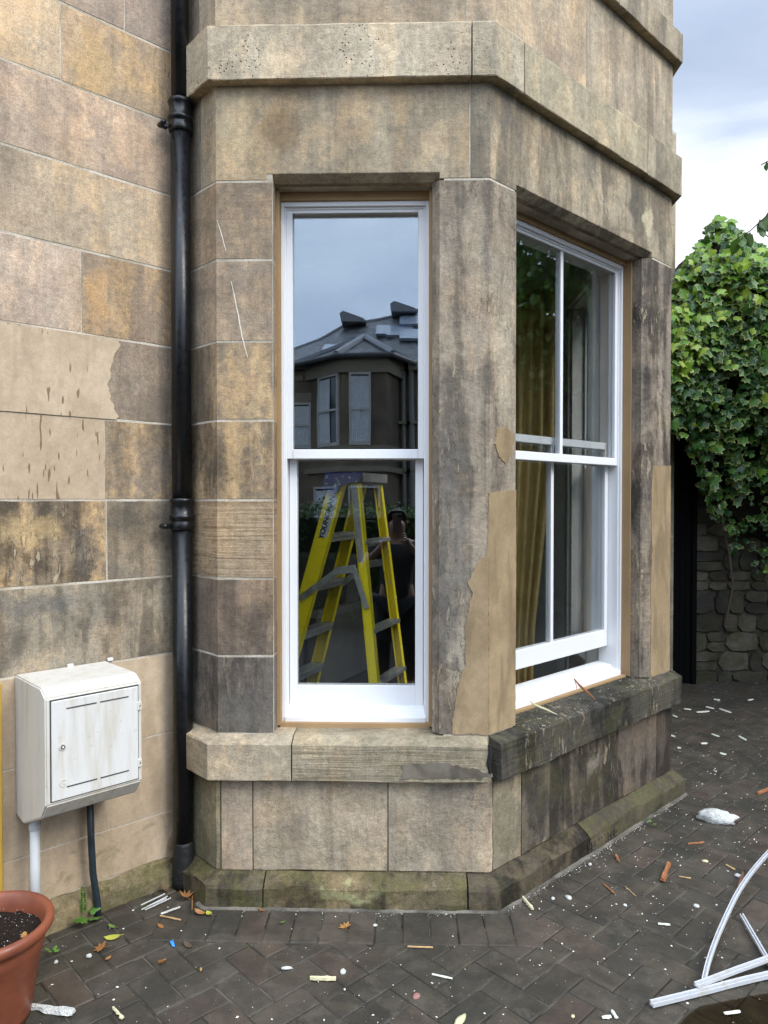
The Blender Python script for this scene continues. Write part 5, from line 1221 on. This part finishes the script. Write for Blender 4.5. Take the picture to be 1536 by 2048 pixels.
bm = bmesh.new(); bmesh.ops.create_uvsphere(bm, u_segments=20, v_segments=14, radius=1, matrix=Matrix.Translation((0, .012, 1.665)) @ Matrix.Diagonal((.088, .105, .115, 1)))
bmesh.ops.delete(bm, geom=[v for v in bm.verts if v.co.z < 1.62 or (v.co.y > .035 and v.co.z < 1.745)], context='VERTS'); finish(bm, 'hair', HAIR, per, True)
for s in (-1, 1):
    bm = bmesh.new(); bmesh.ops.create_uvsphere(bm, u_segments=8, v_segments=6, radius=.011, matrix=Matrix.Translation((s * .032, .112, 1.640))); finish(bm, 'eye', HAIR, per, True)
    skinned('ear', [(s * .085, .02, 1.62), (s * .092, .015, 1.66)], [(0, 1)], [.012, .014], SKIN, per)
skinned('nose', [(0, .105, 1.645), (0, .128, 1.61)], [(0, 1)], [.008, .013], SKIN, per)
boxes('mouth', [(-.022, .022, .106, .114, 1.572, 1.580)], plain('lips', (.35, .14, .12), .6), per)
for s, hx in ((1, .075), (-1, -.085)):      # four fingers and a thumb each, closed on the phone's edge
    for k in range(4):
        z = 1.475 + k * .019; L = (.9, 1, .96, .78)[k]
        skinned('finger', [(hx, .395, z), (hx - s * .006, .432, z + .004), (hx - s * .022 * L, .452, z + .004), (hx - s * .042 * L, .455, z + .002)], [(0, 1), (1, 2), (2, 3)], [.010, .009, .008, .007], SKIN, per, sub=1)
    skinned('thumb', [(hx, .39, 1.47), (hx - s * .012, .405, 1.455), (hx - s * .03, .418, 1.462), (hx - s * .042, .420, 1.482)], [(0, 1), (1, 2), (2, 3)], [.012, .011, .010, .008], SKIN, per, sub=1)
phone = thing('smartphone', 'dark smartphone held up in both hands by the mirrored person', 'phone', (-.045, -.032, 1.47))
boxes('case', [(-.036, .036, .0, .009, -.06, .098)], plain('phone case', (.10, .06, .06), .35), phone, bev=.003); boxes('camera_block', [(.004, .034, .0092, .0125, .062, .094)], plain('lens block', (.01, .01, .01), .15), phone, bev=.001)
phone.location.z = 1.475

# ------------------------------------------------------------------ things lying on the ground
def P3(px, py, z=0): return ground_at(px, py, z)
OCH = leaf_mat('dry leaf ochre', (.42, .22, .07), (.30, .13, .04), .6, .15); YLW = leaf_mat('yellowing leaf', (.50, .50, .08), (.34, .42, .06), .5, .2); GRN = leaf_mat('fallen green leaf', (.16, .24, .05), (.10, .17, .04), .5, .2); BRN = leaf_mat('brown leaf', (.14, .09, .05), (.09, .06, .04), .7, .1)
MAPLE = [(0, 1.0), (14, .55), (42, .95), (58, .5), (95, .85), (120, .42), (165, .3), (180, .2), (-165, .3), (-120, .42), (-95, .85), (-58, .5), (-42, .95), (-14, .55)]
OVAL = [(0, 1), (30, .72), (70, .5), (120, .5), (160, .7), (180, .85), (-160, .7), (-120, .5), (-70, .5), (-30, .72)]
def ground_leaf(px, py, size, mat, label, shape=MAPLE, rz=None, curl=.5, tilt=.25, z=.006, group='fallen leaves', stem=True):
    p = P3(px, py); me = leaf_mesh(shape, size, curl, [mat], rnd.random()); rz = rnd.uniform(0, 6.28) if rz is None else rz
    o = link('fallen_leaf', me); o.location = (p.x, p.y, z); o.rotation_euler = (rnd.uniform(-tilt, tilt), rnd.uniform(-tilt, tilt), rz); tag(o, label, 'leaf', group)
    md = o.modifiers.new('thick', 'SOLIDIFY'); md.thickness = .0006
    if stem:
        bm = bmesh.new(); tube(bm, [(0, 0, 0), (.1 * size, -.6 * size, .002), (.25 * size, -1.2 * size, .001)], .0009, 5); finish(bm, 'stalk', mat, o)
    return o
ground_leaf(690, 1857, .030, OCH, 'ochre lobed leaf lying alone on the paver border below the narrow window', rz=.2)
ground_leaf(203, 1899, .030, OCH, 'orange-brown lobed leaf on the ground right of the terracotta pot', rz=1.4)
ground_leaf(226, 1878, .030, YLW, 'bright yellow leaf on the ground between weed and orange-brown leaf', OVAL, rz=1.7)
ground_leaf(325, 1933, .027, OCH, 'curled light brown leaf standing on the herringbone pavers', OVAL, rz=.1, curl=1.2, tilt=.6, z=.012)
ground_leaf(372, 1803, .036, OCH, 'curled tan leaf leaning at the foot of the black downpipe', rz=.5, curl=1.0, tilt=.7, z=.02)
ground_leaf(400, 1832, .024, OCH, 'pale brown curled leaf just right of the downpipe foot', OVAL, rz=1.4, curl=1.0, z=.012)
ground_leaf(418, 1834, .022, YLW, 'yellow-green leaf with a brown rim beside the downpipe foot', OVAL, rz=.6, curl=.7, z=.012)
ground_leaf(330, 1788, .026, BRN, 'brown shrivelled leaf on top of the litter left of the downpipe', OVAL, rz=.8, curl=1, z=.02)
ground_leaf(376, 1894, .022, BRN, 'dull grey-brown leaf lying right of the blue scrap', OVAL, rz=.9)
ground_leaf(322, 1856, .016, OCH, 'tiny orange leaf fragment near the litter pile', OVAL, stem=False)
ground_leaf(216, 1920, .012, OCH, 'small orange leaf tip below the yellow leaf', OVAL, stem=False)
ground_leaf(224, 1856, .018, GRN, 'green leaf on the ground right of the weed', OVAL, rz=1.2)
ground_leaf(290, 1812, .024, GRN, 'narrow olive leaf left of the litter pile', [(0, 1), (20, .4), (90, .18), (160, .4), (180, .9), (-160, .4), (-90, .18), (-20, .4)], rz=-.4)
ground_leaf(565, 1848, .014, GRN, 'small green leaf scrap on the border pavers', OVAL, stem=False)
ground_leaf(524, 1823, .016, OCH, 'small brown and yellow leaf against the plinth', OVAL, rz=1.5, stem=False)
ground_leaf(402, 1943, .008, OCH, 'tiny orange leaf crumb in the herringbone pavers', OVAL, stem=False)
ground_leaf(50, 1846, .018, OCH, 'small pale leaf lying on the compost in the pot', OVAL, z=.262, stem=False); bpy.data.objects[[o.name for o in bpy.data.objects if o.name.startswith('fallen_leaf')][-1]].location = Vector(pot.location) + Vector((.118, -.01, .262))

# blue scrap
bm = bmesh.new(); vs_ = [bm.verts.new((rnd.uniform(-.014, .014), rnd.uniform(-.014, .014), rnd.uniform(0, .012))) for _ in range(9)]; bmesh.ops.convex_hull(bm, input=vs_); p = P3(345, 1889)
o = finish(bm, 'plastic_scrap', plain('blue plastic', (.02, .22, .65), .4)); o.location = p; tag(o, 'crumpled bright blue plastic scrap on the pavers', 'litter')

# lumps and slivers
FOAM = plain('dried white filler', (.56, .56, .52), .95, .1, var=.25, vscale=60, bump=.008, bscale=140); FOAMY = plain('cream filler', (.56, .52, .32), .9, .2, var=.15, vscale=30, bump=.002, bscale=90)
WOOD = plain('splintered orange wood', (.30, .125, .055), .8, .2, var=.4, vscale=60, bump=.003, bscale=120); WOODP = plain('pale wood sliver', (.46, .30, .14), .8, .2, var=.3, vscale=60); PEEL = plain('paint peeling', (.60, .60, .50), .7, var=.1)
def lump(name, px, py, rx, ry, rz_, mat, label, cat='debris', group=None, rot=None, sub=2, amp=.35, freq=40):
    bm = bmesh.new(); bmesh.ops.create_icosphere(bm, subdivisions=sub, radius=1)
    sd = rnd.random() * 50
    for v in bm.verts:
        n = 1 + amp * noise.noise(Vector((v.co.x * 2.2 + sd, v.co.y * 2.2, v.co.z * 2.2))) + amp * .5 * noise.noise(v.co * 5 + Vector((sd, 0, 0))); v.co = Vector((v.co.x * rx * n, v.co.y * ry * n, max(v.co.z, -.35) * rz_ * n + rz_ * .35))
    o = finish(bm, name, mat, None, True); p = P3(px, py); o.location = (p.x, p.y, .001); o.rotation_euler = (0, 0, rnd.uniform(0, 6) if rot is None else rot); return tag(o, label, cat, group)
lump('foam_lump', 1434, 1642, .085, .045, .042, FOAM, 'large white lump of crumpled foam right of the bay', rot=-.3, sub=3)
lump('foam_crumb', 1404, 1638, .030, .014, .012, FOAMY, 'cream crumb touching the left of the large foam lump', rot=-.5)
lump('foam_crumb', 573, 1938, .020, .008, .006, FOAM, 'white torn flake on pavers below the window, left of the cream roll', rot=.1)
lump('foam_crumb', 686, 1946, .010, .013, .008, FOAM, 'white crumb just right of the cream roll')
lump('foam_crumb', 750, 1852, .009, .007, .005, FOAM, 'white crumb on the border pavers right of the ochre leaf')
lump('foam_crumb', 112, 1926, .008, .007, .006, FOAM, 'white crumb right of the terracotta pot')
lump('foam_crumb', 178, 1914, .010, .010, .008, FOAM, 'cream crumb beside the orange-brown leaf')
lump('foam_crumb', 1410, 1724, .014, .010, .006, FOAMY, 'pale yellow-green crumb above the rusty wood block')
lump('foam_crumb', 1392, 1814, .012, .010, .008, FOAM, 'white crumb left of the curved white trim')
lump('foam_crumb', 1477, 1754, .008, .016, .009, FOAM, 'white crumb beside the reddish bark strip')
lump('foam_crumb', 1137, 1798, .014, .010, .010, FOAM, 'white peaked crumb near the bay corner')
lump('foam_crumb', 1106, 1798, .010, .007, .004, FOAM, 'flat white crumb right of the cream stick')
lump('foam_crumb', 1180, 1730, .009, .007, .006, FOAM, 'white crumb below the plinth of the wide window')
lump('foam_crumb', 1250, 1812, .008, .007, .006, FOAM, 'small white crumb mid pavement')
lump('foam_crumb', 920, 2044, .030, .012, .008, FOAMY, 'cream crumbs at the bottom edge of the photo')
lump('foam_crumb', 1146, 2034, .008, .006, .004, FOAMY, 'yellow crumb near the bottom right of the pavement')
lump('stone_chip', 833, 1994, .016, .012, .006, plain('pink stone chip', (.28, .14, .12), .8), 'pink stone chip on the pavers in the lower middle', 'stone')
def sliver(name, p0, p1, w, t, mat, label, cat='debris', z=.004, bend=.0, n=6, rough=.25, lift=0, group=None):
    a, b = P3(*p0), P3(*p1); a.z = z; b.z = z + lift; d = (b - a); s = Vector((-d.y, d.x, 0)).normalized(); bm = bmesh.new(); R = []; sd = rnd.random() * 30; mid_ = (a + b) / 2; mid_.z = 0
    for i in range(n + 1):
        k = i / n; c = a.lerp(b, k) + s * bend * sin(pi * k) - mid_; ww = w * (1 + rough * noise.noise(Vector((k * 6, sd, 0))) * 2) * (.7 if i in (0, n) else 1); 
        R.append([bm.verts.new(c + s * x * ww / 2 + Vector((0, 0, zz * t + rough * t * .5 * noise.noise(Vector((k * 7, x, sd)))))) for x, zz in ((-1, 0), (-.7, .8), (.5, 1), (1, .1))])
    for x, y in zip(R, R[1:]):
        for k in range(4): bm.faces.new((x[k], x[(k + 1) % 4], y[(k + 1) % 4], y[k]))
    bm.faces.new(R[0]); bm.faces.new(R[-1][::-1]); o = finish(bm, name, mat); o.location = mid_; return tag(o, label, cat, group)
sliver('foam_strip', (16, 2012), (148, 2030), .018, .012, FOAM, 'long crusty white foam strip at the bottom left beside the pot', n=22, rough=.7)
sliver('filler_roll', (620, 1961), (672, 1962), .012, .010, FOAMY, 'cream roll of filler on the pavers below the window', rough=.4)
sliver('wood_chip', (226, 2018), (246, 2040), .010, .005, FOAMY, 'pale cream chip at the bottom left of the pavers', rough=.8)
sliver('paint_peeling', (864, 1951), (905, 1960), .008, .003, PEEL, 'white strip of peeling on the pavers in the lower middle')
sliver('twig', (815, 1896), (866, 1898), .0045, .004, WOODP, 'thin pale twig on the pavers below the bay corner', 'twig')
sliver('filler_stick', (1042, 1794), (1066, 1822), .012, .009, FOAMY, 'cream stick of filler beside the corner of the plinth')
sliver('wood_block', (1325, 1765), (1337, 1732), .024, .016, WOOD, 'rusty orange splintered wood block in the middle of the yard', rough=.4)
sliver('wood_chip', (1232, 1712), (1238, 1726), .014, .006, WOOD, 'small bright orange wood chip right of the plinth', rough=.3)
sliver('wood_sliver', (1376, 1690), (1408, 1687), .008, .005, WOOD, 'orange wood sliver below the large foam lump')
sliver('wood_sliver', (1515, 1590), (1540, 1580), .016, .012, WOOD, 'orange wood piece at the right edge of the photo')
sliver('wood_sliver', (1207, 1770), (1230, 1790), .006, .004, WOOD, 'dark orange curved sliver mid pavement')
sliver('bark_strip', (1477, 1778), (1486, 1748), .014, .008, plain('red brown bark', (.16, .07, .035), .8), 'reddish brown bark strip near the curved white trim')
sliver('wood_sliver', (1452, 1732), (1470, 1742), .008, .005, WOODP, 'pale wood sliver left of the bark strip')
sliver('paint_peeling', (1316, 1850), (1340, 1852), .010, .004, PEEL, 'white strip of peeling left of the curved trim')
sliver('paint_peeling', (1448, 2030), (1480, 2026), .012, .004, PEEL, 'white peel lying on the wet patch')
sliver('paint_peeling', (1204, 2038), (1222, 2036), .012, .004, PEEL, 'white peel at the bottom edge right of centre')
sliver('paint_peeling', (1224, 2024), (1234, 2040), .012, .004, PEEL, 'upright white peel at the bottom edge right of centre')
sliver('twig', (1358, 1755), (1382, 1759), .004, .003, WOODP, 'short pale twig right of the rusty wood block', 'twig')
sliver('twig', (1250, 1775), (1272, 1795), .003, .003, WOODP, 'thin twig below the small orange chip', 'twig')
FARL = ['leftmost white peeling of the three nearest the bay before the gate', 'long white peeling second from the bay in the shaded strip', 'slim white peeling lying just above the long one near the gate', 'white peeling bent beside the long one, further from the bay', "white peeling tight against the bay's sill corner on the shaded paving", 'white peeling in the middle of the shaded paving', 'rightmost bright white peeling on the shaded paving', 'cream peeling below the middle of the shaded paving', 'small white peeling lowest and rightmost of the shaded group', "small cream peeling close under the bay's right corner", 'white peeling just right of the sill corner, above the others', 'pale peeling farthest right by the garden wall foot', 'pale peeling farthest back in front of the gate']
far_bits = [((1368, 1419), (1382, 1421)), ((1393, 1426), (1418, 1424)), ((1412, 1415), (1428, 1419)), ((1440, 1419), (1462, 1427)), ((1340, 1472), (1350, 1475)), ((1424, 1470), (1438, 1475)), ((1478, 1474), (1492, 1482)), ((1402, 1489), (1414, 1488)), ((1440, 1508), (1452, 1511)), ((1355, 1497), (1362, 1498)), ((1346, 1432), (1354, 1436)), ((1496, 1402), (1506, 1400)), ((1428, 1400), (1440, 1402))]
for i, (a, b) in enumerate(far_bits): sliver('paint_peeling', a, b, .020, .006, PEEL, FARL[i], group='peelings scattered before the gate', n=3)
# litter pile left of the pipe foot
for i, (a, b) in enumerate((((283, 1824), (335, 1797)), ((290, 1826), (340, 1803)), ((282, 1818), (330, 1795)), ((295, 1822), (333, 1806)))):
    sliver('paint_peeling', a, b, .004, .003, plain('grey white peel', (.5, .5, .48), .7) if i == 0 else bpy.data.materials['grey white peel'], ('longest thin grey peeling in the litter pile by the downpipe', 'grey peeling lowest in the litter pile by the downpipe', 'grey peeling furthest left in the litter pile by the downpipe', 'short grey peeling on top of the litter pile by the downpipe')[i], z=.008 + i * .003, group='peelings in the litter pile')
sliver('twig', (320, 1836), (362, 1845), .005, .004, WOODP, 'pale cane lying across the litter by the downpipe', 'twig', z=.008)
sliver('filler_stick', (322, 1834), (360, 1820), .006, .005, FOAM, 'white rod with a blob end in the litter by the downpipe', z=.01)
sliver('twig', (384, 1826), (385, 1790), .004, .004, OCH, 'upright orange stalk at the downpipe foot', 'twig', z=.01)
# debris on the sill
def sill_sliver(pts, w, mat, label, name='wood_sliver'):
    P_ = [on_plane(x, y, (*(PL[3] + NRM[3] * e), 0), (NRM[3].x, NRM[3].y, 0)) for x, y, e in pts]; c0 = sum(P_, Vector()) / len(P_); bm = bmesh.new(); tube(bm, [p - c0 for p in P_], [w * .4] + [w] * (len(P_) - 2) + [w * .3], 5); o = finish(bm, name, mat); o.location = c0; return tag(o, label, 'debris')
sill_sliver([(1148, 1357, -.03), (1160, 1372, -.01), (1175, 1385, .01), (1191, 1400, .03)], .006, WOOD, 'orange wood splinter propped on the sill of the wide window')
sill_sliver([(1148, 1358, -.03), (1152, 1368, -.02), (1153, 1378, -.01)], .0025, WOOD, 'thin orange splinter hanging beside the larger one on the sill')
sill_sliver([(1060, 1402, -.04), (1070, 1410, -.02), (1090, 1418, .0), (1114, 1429, .02)], .005, FOAMY, 'cream curl of filler lying on the sill of the wide window', 'filler_roll')

# white trims at the bottom right
def trim(name, pxs, w, t, label, z=.006, zs=None):
    P_ = [P3(x, y) for x, y in pxs]; zs = zs or [z] * len(P_)
    for p, zz in zip(P_, zs): p.z = zz
    c0 = sum(P_, Vector()) / len(P_); c0.z = 0; bm = bmesh.new(); fine = []
    for i in range(len(P_) - 1):
        a, b, c, d = P_[max(i - 1, 0)], P_[i], P_[i + 1], P_[min(i + 2, len(P_) - 1)]
        for k in range(5):
            u = k / 5; fine.append(.5 * ((2 * b) + (c - a) * u + (2 * a - 5 * b + 4 * c - d) * u * u + (-a + 3 * b - 3 * c + d) * u ** 3))
    fine.append(P_[-1]); R = []
    for i, p in enumerate(fine):
        d = (fine[min(i + 1, len(fine) - 1)] - fine[max(i - 1, 0)]).normalized(); s = Vector((-d.y, d.x, 0)).normalized(); up = Vector((0, 0, 1))
        R.append([bm.verts.new(p - c0 + s * x * w / 2 + up * y * t) for x, y in ((-1, 0), (-1, 1), (-.55, 1), (-.5, .45), (.2, .45), (.25, 1.2), (1, 1.2), (1, 0))])
    for x, y in zip(R, R[1:]):
        for k in range(8): bm.faces.new((x[k], x[(k + 1) % 8], y[(k + 1) % 8], y[k]))
    bm.faces.new(R[0]); bm.faces.new(R[-1][::-1]); o = finish(bm, name, TRIMM); o.location = c0; return tag(o, label, 'trim')
TRIMM = white_paint('scuffed white trim', (.50, .51, .53), .6)
trim('plastic_trim', [(1620, 1690), (1560, 1722), (1520, 1760), (1478, 1812), (1440, 1880), (1418, 1935), (1408, 1972)], .015, .010, 'curved white trim strip arching at the bottom right', zs=[.07, .075, .07, .055, .03, .02, .012])
trim('plastic_trim', [(1303, 2016), (1400, 1992), (1500, 1966), (1640, 1935)], .018, .012, 'long straight white trim strip lying lowest at the bottom right')
trim('plastic_trim', [(1392, 1988), (1470, 1958), (1540, 1932), (1640, 1890)], .017, .010, 'second straight white trim strip lying across the longest one', z=.022)
trim('plastic_trim', [(1483, 1838), (1510, 1885), (1536, 1930), (1560, 1970)], .013, .010, 'short thin white trim strip pointing at the curved one', z=.010)

# wet patch
bm = bmesh.new(); cw = [P3(x, y, .0045) for x, y in ((1350, 2060), (1375, 2030), (1400, 2012), (1440, 2004), (1500, 1992), (1560, 1982), (1640, 1990), (1640, 2080), (1350, 2080))]; bm.faces.new([bm.verts.new(p) for p in cw])
t = NT('shallow water'); t.t.nodes.remove(t.b); gl = t.n('ShaderNodeBsdfGlossy', {'Color': (1, 1, 1, 1), 'Roughness': .05}); tr_ = t.n('ShaderNodeBsdfTransparent', {0: (.72, .64, .54, 1)}); t.t.links.new(t.bump(t.noise(t.pos(), 50, 2), .0008), gl.inputs['Normal'])
t.t.links.new(t.n('ShaderNodeMixShader', {0: t.n('ShaderNodeFresnel', {0: 1.33}).outputs[0], 1: tr_.outputs[0], 2: gl.outputs[0]}).outputs[0], t.out.inputs[0])
bm.normal_update()
for f_ in bm.faces:
    if f_.normal.z < 0: f_.normal_flip()
tag(finish(bm, 'puddle', t.m, recalc=False), 'brown wet patch on the pavers at the bottom right', kind='structure')

# fine white specks all over the paving, denser right of the bay
vv, ff = [], []
rs = random.Random(99)
def speck(p, s):
    b0 = len(vv); a = rs.uniform(0, 6.28); e1 = Vector((cos(a), sin(a), 0)) * s; e2 = Vector((-sin(a), cos(a), 0)) * s * rs.uniform(.35, .9); h = Vector((0, 0, s * rs.uniform(.3, .7)))
    vv.extend([tuple(p - e1), tuple(p - e2 * .8), tuple(p + e1 * .9), tuple(p + e2), tuple(p + h)]); ff.extend([(b0, b0 + 1, b0 + 4), (b0 + 1, b0 + 2, b0 + 4), (b0 + 2, b0 + 3, b0 + 4), (b0 + 3, b0, b0 + 4)])
n = 0
while n < 5400:
    x, y = rs.uniform(-1.4, 4.2), rs.uniform(1.6, 6.6)
    if footprint_inside(x, y, .08): continue
    d = .35 + .65 * min(1, max(0, (x + .1) / .8)); d *= .45 + .9 * max(0, .5 + noise.noise(Vector((x * 1.6, y * 1.6, 2)))); d *= 1 if y < 4.6 else .35
    if rs.random() > d: continue
    speck(Vector((x, y, .001)), .0013 + .0050 * rs.random() ** 4); n += 1
for _ in range(700):      # drift of crumbs along the foot of the plinth
    s = S(2, .1) + rs.random() * (S(3, 1.5) - S(2, .1)); p = at_s(s, .080 + abs(rs.gauss(0, .018))); speck(Vector((p.x, p.y, .001)), .0012 + .0028 * rs.random() ** 3)
for _ in range(220):      # crumbs on the sill of the wide window
    s = S(3, .08) + rs.random() * 1.40; e_ = rs.uniform(-.10, .055); p = at_s(s, e_); speck(Vector((p.x, p.y, .6475 if e_ < 0 else .6475 - .018 * e_ / .056)), .0012 + .0025 * rs.random() ** 3)
me = bpy.data.meshes.new('paint_flakes'); me.from_pydata(vv, [], ff); tag(link('paint_flakes', me, FLECK), 'fine white paint flakes scattered over the paving', kind='stuff')
# mortar fillet where paving meets the plinth
bm = bmesh.new(); poly_sweep(bm, S(2, -.02), S(3, 1.54), [(.070, -.01), (.092, -.01), (.088, .004), (.078, .009), (.070, .008)], .04, .003, .002, 5); finish(bm, 'mortar_fillet', mortar_material('dirty mortar', (.17, .155, .125), (.06, .055, .045)), wall)

# weeds
WEED = leaf_mat('weed green', (.09, .20, .03), (.14, .28, .05), .5, .3)
def weed(px, py, label, n, s, fern=False):
    p = P3(px, py); w = thing('weed', label, 'weed', p)
    lm = [leaf_mesh([(0, 1), (15, .7), (30, .75), (50, .45), (80, .40), (120, .25), (180, .1), (-120, .25), (-80, .40), (-50, .45), (-30, .75), (-15, .7)], s, -.3, [WEED], k) for k in range(2)]
    for k in range(n):
        o = bpy.data.objects.new('leaf', lm[k % 2]); scn.collection.objects.link(o); o.parent = w; a = 2 * pi * k / n + rnd.uniform(-.3, .3)
        o.location = (cos(a) * s * .5, sin(a) * s * .5, .012 + rnd.random() * .02); o.rotation_euler = (rnd.uniform(.1, .5), rnd.uniform(-.3, .3), a - pi / 2)
    if fern:
        fr_ol = [(0, 1.0)]; 
        outl = []
        for sd in (1, -1):
            seq = range(10) if sd == 1 else range(9, -1, -1)
            for k in seq:
                hgt = .12 - k * .0095 if sd == 1 else .12 - k * .0095; wdt = .005 + .0085 * sin(min(1, (k + 1) / 6) * pi / 2)
                pair = [(wdt, hgt - .004), (wdt * .35, hgt - .0085)]
                outl += [(sd * a_, b_) for a_, b_ in (pair if sd == 1 else pair[::-1])]
        bm = bmesh.new(); ring = [bm.verts.new((a_ - .008, .006 * sin(b_ * 30), b_ + .012)) for a_, b_ in [(0, .124)] + outl]; cc_ = [bm.verts.new((-.008, .006 * sin(z_ * 30) + .003, z_ + .012)) for z_ in (.12, .08, .03)]
        n_ = len(ring); 
        for k in range(n_):
            a_, b_ = ring[k], ring[(k + 1) % n_]; zc_ = (a_.co.z + b_.co.z) / 2 - .012; c_ = cc_[0] if zc_ > .1 else cc_[1] if zc_ > .055 else cc_[2]; bm.faces.new((a_, b_, c_))
        finish(bm, 'frond', WEED, w)
        bm = bmesh.new(); tube(bm, [(-.005, 0, 0), (-.008, 0, .06), (-.008, 0, .12)], .0014, 6); finish(bm, 'stem', WEED, w)
    return w
weed(170, 1845, 'weed with jagged leaves and an upright frond under the gas pipe', 6, .045, True)
weed(527, 1812, 'small dark weed growing where the plinth meets the paving', 5, .020)
weed(1303, 1655, 'tiny green sprout at the foot of the wide window plinth', 4, .018)
weed(104, 1910, 'small sprig of weed beside the terracotta pot', 4, .018)
